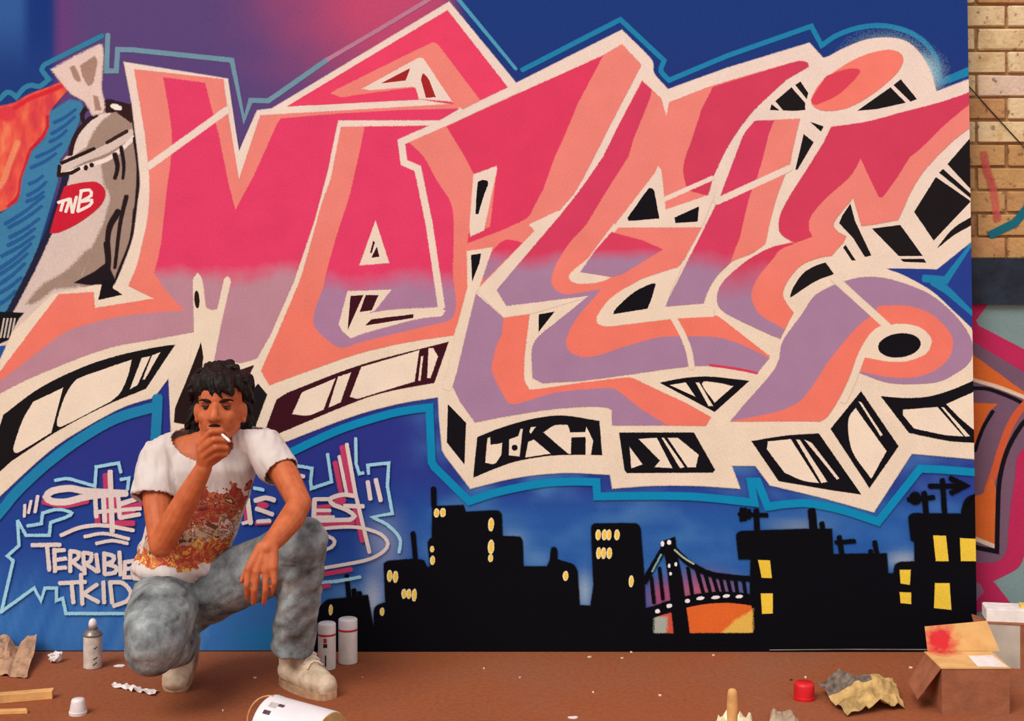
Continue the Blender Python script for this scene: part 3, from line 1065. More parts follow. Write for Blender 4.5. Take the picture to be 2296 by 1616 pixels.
# --- outline of the block against the blue
tl = Motif('painted_outline', mural)
tl.stroke('354,890 352,940 348,1005', 20, TEAL, 3)
tl.stroke('345,912 261,938~ 183,982~ 105,1040~ 39,1102~ 0,1149~ -50,1200', 20, TEAL, 3)
tl.stroke('600,1040 641,1019~ 759,964~ 864,930~ 916,919~ 963,913 968,1035 975,1047 1052,1123 1118,1102~ 1209,1084~ 1280,1079~ 1337,1080 1339,1112 1444,1111~ 1560,1113~ 1691,1126 1683,1079 1698,1079 1721,1135 1768,1129~ 1814,1128~ 1892,1144~ 1968,1169 2062,1050 2110,1052 2200,1058', 15, TEAL2, 3)
tl.done()

# --- night skyline
sky = Motif('painted_skyline', mural, label='black painted city skyline with lit yellow windows')
sky.fill('700,1470 700,1362 722,1356~ 735,1345~ 777,1340 824,1334 836,1403 840,1403 842,1362~ 866,1350 862,1264 870,1258~ 930,1253 949,1256 957,1272 966,1270 961,1215~ 970,1205 971,1135 1038,1133 1043,1148 1115,1145~ 1123,1152 1125,1202 1165,1204~ 1170,1212 1172,1270 1227,1270 1234,1256 1238,1228~ 1247,1230~ 1248,1254 1264,1259 1285,1266~ 1293,1280 1298,1357 1325,1358 1332,1311 1327,1180~ 1334,1174 1426,1174~ 1434,1183 1442,1285 1446,1372 1476,1390 1476,1421 1680,1418 1684,1251 1657,1251 1652,1198~ 1662,1191 1811,1186 1863,1186 1866,1243 1895,1242 1986,1241 1989,1285 2004,1286 2007,1266~ 2020,1260 2051,1259 2051,1212 2043,1209 2038,1157~ 2049,1151 2155,1152 2156,1143 2162,1124~ 2172,1113~ 2200,1105 2200,1470', (11, 11, 17), 4)
for t, w_ in (('972,1094 973,1134', 9), ('926,1194 932,1256', 8), ('778,1290 783,1342', 8), ('794,1322 796,1342', 9), ('806,1328 808,1342', 9), ('1695,1143 1697,1192', 10), ('1657,1152 1719,1154', 7), ('1662,1140 1662,1165', 6), ('1670,1140 1670,1164', 6), ('1679,1143 1679,1160', 6), ('1819,1144 1824,1192', 15), ('1842,1172 1844,1190', 9), ('1881,1203 1887,1244', 9), ('1874,1215 1915,1212', 7), ('1960,1214 1966,1244', 8), ('1951,1234 1952,1244', 8), ('2071,1104 2076,1154', 10), ('2036,1119 2092,1114', 8), ('2112,1075 2117,1154', 9), ('2083,1089 2164,1088', 8), ('2130,1071 2164,1088 2132,1104', 9)):
    sky.stroke(t, w_, (11, 11, 17), 3)
sky.oval(2051, 1116, 12, 13, (11, 11, 17), 0, 4)
sky_o = sky.done()
br = Motif('painted_bridge', mural, label='black painted suspension bridge before an orange sunset')
br.fill('1474,1380 1520,1372 1520,1424 1472,1424', (206, 84, 60), 4)
br.fill('1470,1385 1492,1385 1490,1424 1470,1424', (166, 172, 162), 8)
br.fill('1538,1362 1578,1354 1631,1349 1684,1356 1684,1422 1545,1422', (224, 104, 46), 2)
br.fill('1684,1372 1650,1392 1632,1410 1614,1420 1684,1420', (232, 184, 84), 8)
K = (11, 11, 17)
br.fill('1484,1214 1512,1204 1516,1240 1526,1285 1546,1424 1512,1424 1498,1285 1490,1235', K, 3)
br.stroke('1488,1228 1444,1303', 11, K, 3)
br.stroke('1505,1224 1525,1244~ 1549,1264~ 1590,1285~ 1640,1293~ 1690,1297', 10, K, 3)
br.stroke('1446,1376 1478,1366~ 1510,1355~ 1560,1343~ 1605,1338~ 1650,1339~ 1690,1344', 22, K, 3)
br.stroke('1440,1432 1700,1431', 24, K, 3)
for x0, y0, x1, y1 in ((1460, 1293, 1466, 1350), (1478, 1272, 1486, 1342), (1542, 1272, 1552, 1334), (1562, 1277, 1577, 1330), (1580, 1283, 1593, 1330), (1597, 1288, 1610, 1330), (1614, 1291, 1622, 1328), (1630, 1294, 1638, 1328), (1648, 1296, 1653, 1330), (1666, 1297, 1671, 1332)):
    br.stroke('%d,%d %d,%d' % (x0, y0, x1, y1), 6, K, 2)
br.stroke('1482,1242 1462,1280', 2.5, (120, 160, 160), 2)
br.stroke('1512,1232 1535,1251~ 1555,1263', 2.5, (170, 180, 150), 2)
for x, y, rx, ry in ((1500, 1215, 5, 6), (1485, 1218, 4, 7), (1500, 1267, 2.5, 5), (1515, 1264, 2.5, 5), (1503, 1285, 2.5, 4), (1474, 1369, 6, 5), (1500, 1357, 7, 5), (1541, 1346, 6, 5), (1570, 1340, 10, 4), (1604, 1338, 11, 4), (1628, 1335, 9, 4), (1657, 1336, 9, 4)):
    br.oval(x, y, rx * .8, ry * .75, (238, 232, 236), -8 if y > 1300 else 0, 2)
br.done()
YL, YP = (244, 204, 72), (250, 232, 190)


def lit(shape, label=None):
    wn = Motif('lit_window', sky_o)
    if len(shape) == 4:
        x, y, rx, ry = shape
        wn.oval(x, y, rx, ry, YP, 3, 2.5, 1, 14)
        wn.oval(x + .5, y, rx * .6, ry * .8, YL, 3, 2, 1, 12)
    else:
        wn.fill(shape[0], (238, 200, 66), 2)
    wn.done()


for e in ((874, 1290, 5, 12), (887, 1292, 5, 12), (906, 1330, 4.5, 10), (917, 1330, 4.5, 10), (929, 1333, 4.5, 13), (979, 1149, 5, 9), (993, 1148, 5.5, 9), (969, 1230, 3.5, 6), (970, 1255, 4.5, 9), (742, 1366, 3.5, 11), (857, 1370, 4, 8), (1101, 1175, 5.5, 14), (1101, 1225, 6, 15), (1100, 1250, 4.5, 8), (1268, 1290, 5, 10), (1341, 1198, 5, 11), (1355, 1198, 5, 11), (1365, 1198, 4.5, 11), (1383, 1198, 5, 11), (1342, 1239, 4.5, 12), (1353, 1239, 4.5, 12), (1366, 1239, 5, 12), (1415, 1302, 4.5, 12)):
    lit(e)
for t in ('1700,1255 1725,1256 1729,1294 1708,1293', '1706,1330 1731,1330 1731,1373 1709,1374', '2017,1277 2040,1277 2038,1309 2019,1306', '2017,1327 2041,1328 2041,1352 2019,1350', '2092,1200 2119,1201 2125,1256 2098,1256', '2152,1206 2187,1208 2188,1256 2154,1256', '2096,1307 2127,1307 2131,1365 2094,1361'):
    lit((t,))

# --- tag lettering, lower left
tg = Motif('painted_tag', mural, label='white and pink sprayed script')
tr = Motif('painted_tag', mural, label='white and pink sprayed script with long strokes')
to = Motif('painted_tag_outline', mural)
tq = Motif('painted_tag_outline', mural)
tw = Motif('painted_word', mural)
tk = Motif('painted_word', mural)


def side(t, a, b):
    return b if float(t.split(',')[0]) > 450 else a


W, LBU, PK = (228, 212, 206), (158, 212, 232), (196, 64, 106)
for t in ('99,1124 146,1132~ 196,1122', '238,1064 243,1176', '219,1150 221,1176', '258,1112 262,1146', '276,1140 316,1130', '268,1156 300,1148', '262,1172 300,1172'):
    tg.stroke(t, 10, PK, 3)
tg.stroke('282,1105 193,1100~ 157,1094~ 118,1100~ 105,1113~ 118,1123~ 150,1124~ 190,1114~ 235,1107 284,1105', 13, W, 2.5)
for t, w_ in (('248,1056 253,1190', 10), ('215,1118 217,1158', 8), ('233,1112 236,1168', 9), ('214,1147 316,1139', 7), ('266,1112 270,1160', 8), ('268,1130 305,1118', 9), ('270,1160 314,1152', 8), ('56,1157 57,1131', 5), ('65,1149 71,1122', 5), ('80,1147 86,1111', 6), ('138,1199 183,1181~ 235,1177~ 300,1188', 7), ('191,1202 235,1195~ 290,1207', 6), ('217,1217 253,1211~ 287,1217', 6)):
    tg.stroke(t, w_, W, 2)
for t in ('125,1076 152,1072~ 180,1079~ 214,1089 217,1046 267,1037 272,1058', '272,1074 290,1071 287,1097', '63,1178 94,1173 97,1149 131,1141~ 162,1149~ 150,1158~ 115,1170 112,1199 60,1199 41,1165 44,1222 18,1245 31,1256 5,1369', '3,1371 78,1317 93,1345 102,1317 128,1317 128,1345 142,1340 149,1372', '147,1374 287,1374', '659,1042 700,1049 697,1079 699,1094 744,1079 735,1017', '798,982 799,1039 806,1061 815,1059', '827,1061 825,1042 872,1037 869,1089 880,1150 835,1158 872,1178~ 897,1207~ 895,1237', '716,1305 760,1301~ 808,1292'):
    side(t, to, tq).stroke(t, 5.5, LBU, 2)
LET = ['73,1221 136,1220', '107,1222 112,1277', '123,1230 125,1280', '123,1233 146,1232', '124,1254 149,1251', '125,1273 149,1271',
       '159,1234 159,1280', '159,1234 178,1238~ 175,1251~ 162,1257 190,1278', '188,1238 191,1285', '188,1238 206,1241~ 204,1256~ 192,1262 219,1280', '217,1241 222,1280', '235,1238 236,1285', '235,1240 256,1246~ 253,1258~ 237,1263 261,1270~ 259,1282~ 236,1286', '269,1236 272,1288', '302,1256 282,1259 280,1293 316,1293', '281,1275 300,1272',
       '135,1306 193,1303', '162,1307 166,1350', '183,1286 186,1353', '219,1309 188,1330 222,1348', '233,1303 235,1350', '248,1303 253,1350', '248,1304 277,1306~ 295,1327~ 287,1345~ 256,1357']
for t in LET:
    (tw if LET.index(t) < 16 else tk).stroke(t, 7.5, W, 2)
for t, w_ in (('752,1036 765,1101', 9), ('768,1001 788,1103', 10), ('796,1138 813,1212', 8), ('714,1136 741,1133', 6), ('706,1175 793,1170', 9), ('719,1287 788,1275', 8), ('716,1316 739,1311', 7), ('552,1139 555,1168', 9), ('710,1150 740,1150', 5), ('575,1172 606,1170', 6)):
    tr.stroke(t, w_, PK, 2.5)
tr.oval(762, 1123, 14, 8, PK, -20, 3)
tr.oval(590, 1131, 12, 6, PK, 10, 3)
for t, w_ in (('761,1022 778,1106', 6), ('778,995 798,1108 829,1237', 7), ('664,1064 682,1067', 7), ('825,1079 831,1118', 8), ('843,1074 854,1121', 8),
              ('798,1111 768,1108~ 740,1118~ 749,1131 780,1143~ 795,1156~ 785,1164 704,1166', 8), ('773,1133 815,1134', 8), ('706,1118 704,1164', 9), ('706,1118 739,1118', 7), ('709,1143 741,1143', 6), ('709,1158 749,1158', 6),
              ('700,1188 711,1185~ 773,1180~ 815,1183~ 855,1197~ 870,1217~ 860,1235~ 823,1254~ 716,1274', 6), ('700,1194 716,1197~ 739,1202~ 751,1212~ 744,1225~ 716,1236', 6), ('556,1117 563,1172', 9), ('573,1121 597,1115~ 616,1120', 9), ('576,1139 612,1152', 8), ('578,1168 606,1166', 7), ('545,1172 560,1168', 6)):
    tr.stroke(t, w_, W, 2)
td = Motif('painted_dash', mural)
td.stroke('571,1093 591,1097', 6, LBU, 2)
td.done()
for q in (tg, tr, to, tq, tw, tk):
    q.done()

# ================================================================ the crouching man
def skin_mat():
    m, N, L, B = new_mat('tanned_skin')
    v = coords(N, L)
    n = nz(N, L, v, 35, 4)
    c = ramp(N, L, n, [(0.3, (178, 88, 50)), (0.7, (199, 106, 62))])
    L.new(c, B.inputs['Base Color'])
    B.inputs['Roughness'].default_value = 0.55
    B.inputs['Specular IOR Level'].default_value = 0.3
    B.inputs['Subsurface Weight'].default_value = 0.06
    B.inputs['Subsurface Radius'].default_value = (0.01, 0.004, 0.002)
    bump(N, L, B, nz(N, L, v, 160, 3), 0.15, 0.003)
    return m


skin = skin_mat()
SHL, SHR = P(352, 1030, -.50), P(597, 1005, -.50)           # shoulders
ELL, WRL = P(362, 1222, -.67), P(456, 1050, -.735)           # arm bent to the mouth
ELR, WRR = P(672, 1128, -.68), P(600, 1228, -.85)            # arm over the knee
PELV = P(412, 1330, -.40)
HIPL, KNL = Vector((-1.14, -.42, .30)), P(347, 1430, -.78)
HIPR, KNR = Vector((-1.03, -.42, .32)), Vector((-.668, -.57, .512))
ANR = Vector((-.735, -.44, .10))
ANL = Vector((-1.115, -.40, .14))
hp, tp = ground(640, 1536), ground(738, 1572)
ang = math.atan2(tp.y - hp.y, tp.x - hp.x)
SHOE_R = Matrix.Translation(Vector((hp.x - .008, hp.y + .03, 0))) @ Matrix.Rotation(ang, 4, 'Z') @ Matrix.Diagonal((.92, 1.15, 1.06, 1))
ANR = SHOE_R @ Vector((.055, 0, .12))
HX = P(483, 912, -.61).x     # face centre

bd = MB()
NECK = P(476, 985, -.47)
TORSO = [((398, 1292, -.43), .150, .118), ((408, 1245, -.44), .150, .118), ((432, 1175, -.455), .150, .112), ((450, 1100, -.47), .160, .112), ((460, 1045, -.48), .168, .106), ((467, 1008, -.48), .158, .088), ((473, 982, -.475), .115, .068), ((477, 966, -.47), .066, .056)]
bd.loft([(P(*c), rx - .012, ry - .012) for c, rx, ry in TORSO])
bd.cone(NECK - Vector((0, 0, .03)), .062, Vector((HX, -.505, .90)), .054)
bd.cone(NECK + Vector((-.03, 0, -.02)), .05, SHL, .052)
bd.cone(NECK + Vector((.03, 0, -.02)), .05, SHR, .052)
# head
bd.ell((HX, -.520, .976), (.074, .096, .082))
bd.ell((HX, -.553, .915), (.062, .072, .088))
bd.cone((HX - .046, -.545, .885), .022, (HX - .012, -.598, .848), .022)
bd.cone((HX + .046, -.545, .885), .022, (HX + .012, -.598, .848), .022)
bd.cone((HX - .008, -.603, .843), .020, (HX + .008, -.603, .843), .020)
bd.cone((HX, -.612, .955), .010, (HX, -.636, .920), .0145)
bd.ell((HX - .014, -.628, .915), (.009, .011, .008))
bd.ell((HX + .014, -.628, .915), (.009, .011, .008))
bd.cone((HX - .04, -.598, .966), .011, (HX + .04, -.598, .966), .011)
for s_ in (-1, 1):
    bd.ell((HX + s_ * .036, -.584, .918), (.026, .026, .028))
    bd.ell((HX + s_ * .062, -.530, .928), (.018, .022, .032))
    bd.ell((HX + s_ * .077, -.525, .928), (.009, .017, .028), Matrix.Rotation(math.radians(s_ * 18), 3, 'Z'))
    bd.ell((HX + s_ * .075, -.530, .902), (.009, .012, .012))
bd.cone((HX - .020, -.620, .884), .0075, (HX + .020, -.620, .884), .0075)
bd.cone((HX - .017, -.617, .873), .0085, (HX + .017, -.617, .873), .0085)
# arms
bd.chain([SHL, P(352, 1120, -.585), ELL], [.052, .046, .040])
bd.chain([ELL, P(392, 1168, -.69), P(425, 1108, -.715), WRL], [.039, .044, .038, .027])
bd.chain([SHR, P(640, 1065, -.59), ELR], [.050, .044, .038])
bd.chain([ELR, P(655, 1160, -.72), P(628, 1195, -.785), WRR], [.037, .041, .035, .026])
# legs inside the jeans
bd.chain([HIPL, KNL, ANL + Vector((0, 0, .03))], [.08, .06, .034])
bd.chain([HIPR, KNR, ANR], [.08, .055, .036])
bd.chain([ANR, SHOE_R @ Vector((.08, 0, .06))], [.036, .028])
bd.chain([ANL, Vector((-1.115, -.42, .08))], [.034, .028])
# hanging hand: back of the hand to the front, fingers down
hy = -.865
for (kx, ky), (mx_, my), (tx, ty), r in (((557, 1276), (553, 1312), (555, 1341), .0092), ((576, 1281), (571, 1322), (568, 1352), .0097), ((597, 1279), (595, 1322), (591, 1352), .0095), ((614, 1272), (615, 1306), (608, 1333), .0084)):
    kn = P(kx, ky, hy - .012)
    bd.chain([WRR + Vector(((kx - 588) * .0006, 0, 0)), kn], [.019, .0135])
    bd.chain([kn, P(mx_, my, hy - .02), P((mx_ + tx) / 2, (my + ty) / 2 + 3, hy - .008), P(tx, ty, hy + .006)], [.0118, r * 1.02, r * .92, r * .8], 12)
bd.cone(P(572, 1262, hy + .004), .018, P(606, 1262, hy + .004), .018)
bd.chain([P(580, 1245, hy + .01), P(562, 1266, hy + .012), P(550, 1286, hy + .01), P(542, 1302, hy + .004)], [.017, .013, .0098, .0078], 12)
# hand at the mouth
k_ = [P(449, 996, -.752), P(451, 1009, -.758), P(456, 1022, -.757), P(463, 1033, -.750)]
pp = [P(473, 968, -.772), P(480, 986, -.786), P(484, 1003, -.784), P(486, 1018, -.772)]
dd = [P(497, 966, -.752), P(505, 988, -.764), P(507, 1004, -.764), P(505, 1018, -.754)]
tt = [P(506, 974, -.726), P(502, 993, -.738), P(500, 1010, -.738), P(497, 1022, -.732)]
for i in range(4):
    bd.chain([WRL, k_[i]], [.022, .0145])
    bd.chain([k_[i], pp[i], dd[i], tt[i]], [.0128, .0108, .0096, .0084], 12)
bd.ell(P(463, 1014, -.738), (.022, .018, .03))
bd.chain([P(470, 1036, -.73), P(492, 1024, -.71), P(503, 1000, -.705), P(502, 984, -.712)], [.016, .0125, .010, .0085], 12)
body_me = remesh(bd, .0034, 4, .5)
co = get_co(body_me)


def push(cx, cy, cz, r, d):
    q = ((co - np.array((cx, cy, cz))) ** 2).sum(1)
    w_ = np.exp(-q / (r * r))
    co[:] += w_[:, None] * np.array(d)[None, :]


for s_ in (-1, 1):
    push(HX + s_ * .032, -.605, .949, .015, (0, .013, 0))        # eye sockets
    push(HX + s_ * .064, -.575, .955, .018, (-s_ * .005, .004, 0))    # temples
    push(HX + s_ * .032, -.598, .949, .009, (0, .003, 0))
push(HX, -.60, .86, .018, (0, .004, 0))
set_co(body_me, co)
body_me.materials.append(skin)
person = link('person', body_me, None, True)
tag(person, 'crouching man in white printed T-shirt and faded jeans, hand raised to his mouth', 'person')

# face details
dark_hair = solid('dark_hair', (21, 14, 12), 0.5, 60, 0.5, 0.18, 0.4, 90)
shaded_eye_white, iris = solid('shaded_eye_white', (112, 78, 62), 0.04, 50, 0.35, 0.3), solid('dark_iris', (26, 16, 12), 0.1, 60, 0.2, 0.6)  # eye whites coloured dark brown: the socket shadow is painted into them
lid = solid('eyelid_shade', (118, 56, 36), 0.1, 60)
for s_ in (-1, 1):
    e = MB()
    e.ell((HX + s_ * .032, -.5925, .949), (.0135, .012, .011))
    eo = e.obj('eye', shaded_eye_white, person, True)
    e = MB()
    e.ell((HX + s_ * .0315, -.6035, .9485), (.0058, .003, .0060))
    e.obj('iris', iris, eo, True)
    e = MB()
    e.tube([Vector((HX + s_ * .032 + t * .0155, -.6015 - .0045 * (1 - t * t), .9535 + .0035 * (1 - t * t))) for t in (-1, -.5, 0, .5, 1)], [.002, .0046, .0055, .0046, .002])
    e.obj('eyelid', lid, person, True)
    e = MB()
    e.tube([Vector((HX + s_ * (.014 + t * .040), -.612 + .018 * t * t, .9665 + .006 * math.sin(t * 2.6))) for t in (0, .25, .5, .75, 1)], [.0035, .0052, .005, .004, .0018])
    e.obj('eyebrow', dark_hair, person, True)
e = MB()
e.tube([Vector((HX + t * .023, -.627 + .008 * t * t, .8945 - .006 * t * t)) for t in (-1, -.6, -.25, 0, .25, .6, 1)], [.001, .003, .004, .0035, .004, .003, .001])
e.obj('moustache', dark_hair, person, True)

# hair: a cap of tousled locks, longer at the neck
hr = MB()
rh = random.Random(3)
HC = HX - .008
hr.ell((HC, -.492, .990), (.084, .098, .086))
hr.ell((HC, -.532, 1.018), (.072, .076, .056))
hr.ell((HC - .006, -.455, .94), (.074, .060, .09))


def lock(p, d0, d1, n, ln, r, curl):
    pts, rad = [Vector(p)], [r]
    ph = rh.uniform(0, 6.3)
    for i in range(1, n + 1):
        t = i / n
        d = (Vector(d0) * (1 - t) + Vector(d1) * t).normalized()
        w_ = Vector((math.sin(ph + t * 5), math.cos(ph + t * 4.2), math.sin(ph * 1.7 + t * 4))) * curl
        pts.append(pts[-1] + d * (ln / n) + w_)
        rad.append(r * (1 - .65 * t))
    for i in range(n):
        hr.cone(pts[i], rad[i], pts[i + 1], rad[i + 1], True, 8)


for i in range(110):      # crown
    a = rh.uniform(0, 2 * math.pi)
    el = rh.uniform(.2, 1.5)
    nrm = Vector((math.cos(a) * math.cos(el), math.sin(a) * math.cos(el), math.sin(el)))
    p = Vector((HC + nrm.x * .078, -.490 + nrm.y * .094, .986 + nrm.z * .078))
    if p.y < -.55 and p.z < 1.03:
        continue
    lock(p, nrm + Vector((.3, -.4, .3)), nrm * .5 + Vector((rh.uniform(-.2, .6), -.4, -.7)), 4, rh.uniform(.022, .040), rh.uniform(.013, .020), .003)
for i in range(38):       # fringe swept over the forehead
    t = i / 37 * 2 - 1
    p = Vector((HC + t * .066, -.562 + .035 * t * t, 1.052 - .022 * t * t))
    ln = .080 + .020 * math.exp(-((t - .05) / .35) ** 2) - (.024 if t > .5 else 0) - (.010 if t < -.6 else 0)
    lock(p, (.1 + t * .3, -1, .05), (.45 + t * .15, -.05, -1), 5, ln * rh.uniform(.85, 1.1), rh.uniform(.010, .016), .0025)
for s_ in (-1, 1):        # sides and the long back
    for i in range(26):
        t = rh.random()
        p = Vector((HC + s_ * .074, -.545 + .09 * t, .995 + rh.uniform(-.01, .05)))
        lock(p, (s_ * .8, -.3, -.1), (s_ * .10, .35, -1), 4, .026 + .040 * t, rh.uniform(.010, .015), .003)
    for i in range(46):
        t = rh.random()
        if s_ > 0 and i > 20:
            break
        p = Vector((HX + s_ * (rh.uniform(.05, .094) if s_ < 0 else rh.uniform(.03, .062)), -.462 + rh.uniform(-.02, .04), .95 - .06 * t))
        sp = .34 if s_ < 0 else .10
        lock(p, (s_ * .5, 0, -.6), (s_ * sp, -.10, -1), 5, rh.uniform(.05, .095) if s_ < 0 else rh.uniform(.06, .11), rh.uniform(.009, .013), .0045)
hm = remesh(hr, .003, 5, .5)
wrinkle(hm, .0030, 75, (1, 1, .28), 5)
hm.materials.append(dark_hair)
link('hair', hm, person, True)

# ---- T-shirt
def shirt_mat():
    m, N, L, B = new_mat('printed_white_cotton')
    v = coords(N, L)
    sep = N.new('ShaderNodeSeparateXYZ')
    L.new(v, sep.inputs[0])
    X, Y, Z = sep.outputs
    base = ramp(N, L, nz(N, L, v, 14, 3), [(0.3, (200, 187, 181)), (0.7, (213, 201, 196))])
    d = N.new('ShaderNodeVectorMath')
    nn = N.new('ShaderNodeTexNoise')
    nn.inputs['Scale'].default_value = 11
    L.new(v, nn.inputs['Vector'])
    sc = N.new('ShaderNodeVectorMath')
    sc.operation = 'SCALE'
    sc.inputs['Scale'].default_value = 0.10
    L.new(nn.outputs['Color'], sc.inputs[0])
    L.new(v, d.inputs[0])
    L.new(sc.outputs[0], d.inputs[1])
    f = nz(N, L, d.outputs[0], 24, 3, 0.6)
    up = ramp(N, L, f, [(0.0, (112, 48, 44)), (0.40, (160, 66, 54)), (0.52, (186, 106, 70)), (0.58, (120, 60, 44)), (0.66, (206, 180, 160))], 'CONSTANT')
    mid = ramp(N, L, f, [(0.0, (110, 66, 50)), (0.40, (190, 160, 132)), (0.50, (150, 104, 80)), (0.56, (214, 196, 186)), (0.63, (178, 80, 68)), (0.7, (130, 130, 146))], 'CONSTANT')
    low = ramp(N, L, f, [(0.0, (222, 182, 96)), (0.40, (198, 112, 64)), (0.48, (176, 70, 56)), (0.56, (222, 158, 66)), (0.61, (166, 72, 66)), (0.68, (190, 120, 90))], 'CONSTANT')
    wob = mathn(N, L, 'MULTIPLY', mathn(N, L, 'SUBTRACT', nz(N, L, v, 22, 2), .5), .12)
    zz = mathn(N, L, 'ADD', Z, wob)
    zz = mathn(N, L, 'SUBTRACT', zz, mathn(N, L, 'MULTIPLY', mathn(N, L, 'ADD', X, 1.0), .16))
    c = mixc(N, L, mathn(N, L, 'GREATER_THAN', zz, .575), mid, up)
    c = mixc(N, L, mathn(N, L, 'LESS_THAN', zz, .505), c, low)
    # print area: lower front of the shirt
    a = mathn(N, L, 'LESS_THAN', zz, .672)
    b = mathn(N, L, 'GREATER_THAN', mathn(N, L, 'ADD', Z, mathn(N, L, 'MULTIPLY', wob, .5)), .428)
    fr = mathn(N, L, 'LESS_THAN', Y, -.475)
    xr = mathn(N, L, 'LESS_THAN', mathn(N, L, 'ADD', X, wob), mathn(N, L, 'ADD', -0.872, mathn(N, L, 'MULTIPLY', mathn(N, L, 'SUBTRACT', Z, .6), .35)))
    xl = mathn(N, L, 'GREATER_THAN', mathn(N, L, 'ADD', X, wob), mathn(N, L, 'SUBTRACT', mathn(N, L, 'MULTIPLY', mathn(N, L, 'SUBTRACT', Z, .44), .9), 1.255))
    mk = mathn(N, L, 'MULTIPLY', mathn(N, L, 'MULTIPLY', a, b), mathn(N, L, 'MULTIPLY', fr, mathn(N, L, 'MULTIPLY', xr, xl)))
    L.new(mixc(N, L, mk, base, c), B.inputs['Base Color'])
    B.inputs['Roughness'].default_value = 0.85
    B.inputs['Specular IOR Level'].default_value = 0.15
    bump(N, L, B, nz(N, L, v, 300, 3), 0.25, 0.002)
    return m


sh = MB()
sh.loft([(P(*c), rx, ry) for c, rx, ry in TORSO])
sh.ell(P(402, 1268, -.455), (.158, .128, .052))
sh.cone(P(440, 990, -.48), .062, SHL + Vector((.01, 0, .004)), .066)
sh.cone(P(512, 978, -.48), .058, SHR + Vector((-.01, 0, .004)), .062)
sh.cone(SHL + Vector((.015, .005, .015)), .070, P(346, 1118, -.565), .079, False, 24)
sh.cone(SHR + Vector((-.015, .005, .012)), .062, P(631, 1060, -.575), .060, False, 24)
sm_ = remesh(sh, .005, 8, .5)
co, no = get_co(sm_), get_no(sm_)
disp = np.zeros(len(co))
for i, p in enumerate(co):
    q = Vector(p)
    t = noise.fractal(Vector((q.x * 26 + q.z * 7, q.y * 10, q.z * 6)), .8, 2, 3) * .0075
    t += noise.noise(Vector((q.x * 9, q.y * 9, q.z * 30 + q.x * 22))) * .006 * sm(.56, .44, q.z)
    disp[i] = t
set_co(sm_, co + no * disp[:, None])
# open the neck, hem and sleeves
bm = bmesh.new()
bm.from_mesh(sm_)
nc = P(452, 980, -.53)
kill = []
c1, d1 = P(346, 1118, -.565), (P(346, 1118, -.565) - SHL).normalized()
c2, d2 = P(631, 1060, -.575), (P(631, 1060, -.575) - SHR).normalized()
for f_ in bm.faces:
    q = f_.calc_center_median()
    e2 = ((q.x - nc.x) / .104) ** 2 + ((q.y - nc.y) / .085) ** 2 + ((q.z - nc.z + (q.x - nc.x) * .25) / .086) ** 2
    if e2 < 1 or q.z > .868:
        kill.append(f_)
    elif q.z < P(398, 1290, -.44).z and f_.normal.z < -.7:
        kill.append(f_)
    elif (q - c1).dot(d1) > -.004 and (q - c1).length < .10 and f_.normal.dot(d1) > .6:
        kill.append(f_)
    elif (q - c2).dot(d2) > -.004 and (q - c2).length < .09 and f_.normal.dot(d2) > .6:
        kill.append(f_)
bmesh.ops.delete(bm, geom=kill, context='FACES')
bm.to_mesh(sm_)
bm.free()
sm_.materials.append(shirt_mat())
so = link('t_shirt', sm_, person, True)
sd = so.modifiers.new('thick', 'SOLIDIFY')
sd.thickness = .004
sd.offset = 0
so['label'] = 'white cotton T-shirt with a red and gold print'

# ---- jeans
def denim():
    m, N, L, B = new_mat('faded_denim')
    v = coords(N, L)
    n = nz(N, L, v, 12, 5, .62)
    c = ramp(N, L, n, [(0.30, (64, 62, 64)), (0.46, (124, 129, 131)), (0.56, (148, 154, 156)), (0.70, (184, 187, 184))])
    fine = nz(N, L, coords(N, L, (1, 1, .35)), 190, 3)
    c = mixc(N, L, mathn(N, L, 'MULTIPLY', fine, .45), c, (88, 90, 92))
    L.new(c, B.inputs['Base Color'])
    B.inputs['Roughness'].default_value = 0.9
    B.inputs['Specular IOR Level'].default_value = 0.1
    bump(N, L, B, mathn(N, L, 'ADD', fine, nz(N, L, v, 40, 3)), 0.35, 0.005)
    return m


jn = MB()
jn.ell(PELV, (.155, .125, .105))
jn.cone(PELV + Vector((.01, 0, .10)), .115, PELV, .14)
jn.chain([HIPL, P(360, 1385, -.66), KNL, KNL + Vector((-.012, .015, -.035))], [.118, .108, .093, .085], 24)
jn.chain([KNL + Vector((0, .02, -.03)), P(396, 1440, -.60), ANL + Vector((.012, .0, .02)), ANL + Vector((.010, -.035, -.025))], [.080, .074, .058, .052], 20)
jn.chain([HIPR, P(560, 1285, -.50), KNR], [.118, .098, .079], 24)
jn.chain([KNR, Vector((-.684, -.535, .40)), Vector((-.700, -.50, .28)), Vector((-.716, -.465, .205))], [.077, .074, .070, .070], 22)
jn.cone(Vector((-.712, -.47, .23)), .070, Vector((ANR.x * .5 - .36, -.455, .132)), .076, False, 22)
jm = remesh(jn, .005, 6, .5)
co, no = get_co(jm), get_no(jm)
disp = np.zeros(len(co))
for i, p in enumerate(co):
    q = Vector(p)
    t = noise.fractal(Vector((q.x * 9 + q.z * 6, q.y * 7, q.z * 15 - q.x * 9)), .9, 2, 2) * .0065
    t += abs(noise.noise(Vector((q.x * 14 + q.y * 6, q.y * 12, q.z * 26 - q.x * 20)))) * .006 * sm(.12, .02, abs(q.z - .33))
    if q.x > -.82 and q.z < .45:
        t += noise.noise(Vector((q.x * 22 - q.z * 16, q.y * 10, q.z * 11 + q.x * 20))) * .010
    disp[i] = t
set_co(jm, co + no * disp[:, None])
jm.materials.append(denim())
jo = link('jeans', jm, person, True)
st_ = MB()
st_.tube([P(432, 1350, -.585), P(428, 1385, -.63), P(420, 1420, -.67), P(405, 1455, -.70)], .0022)
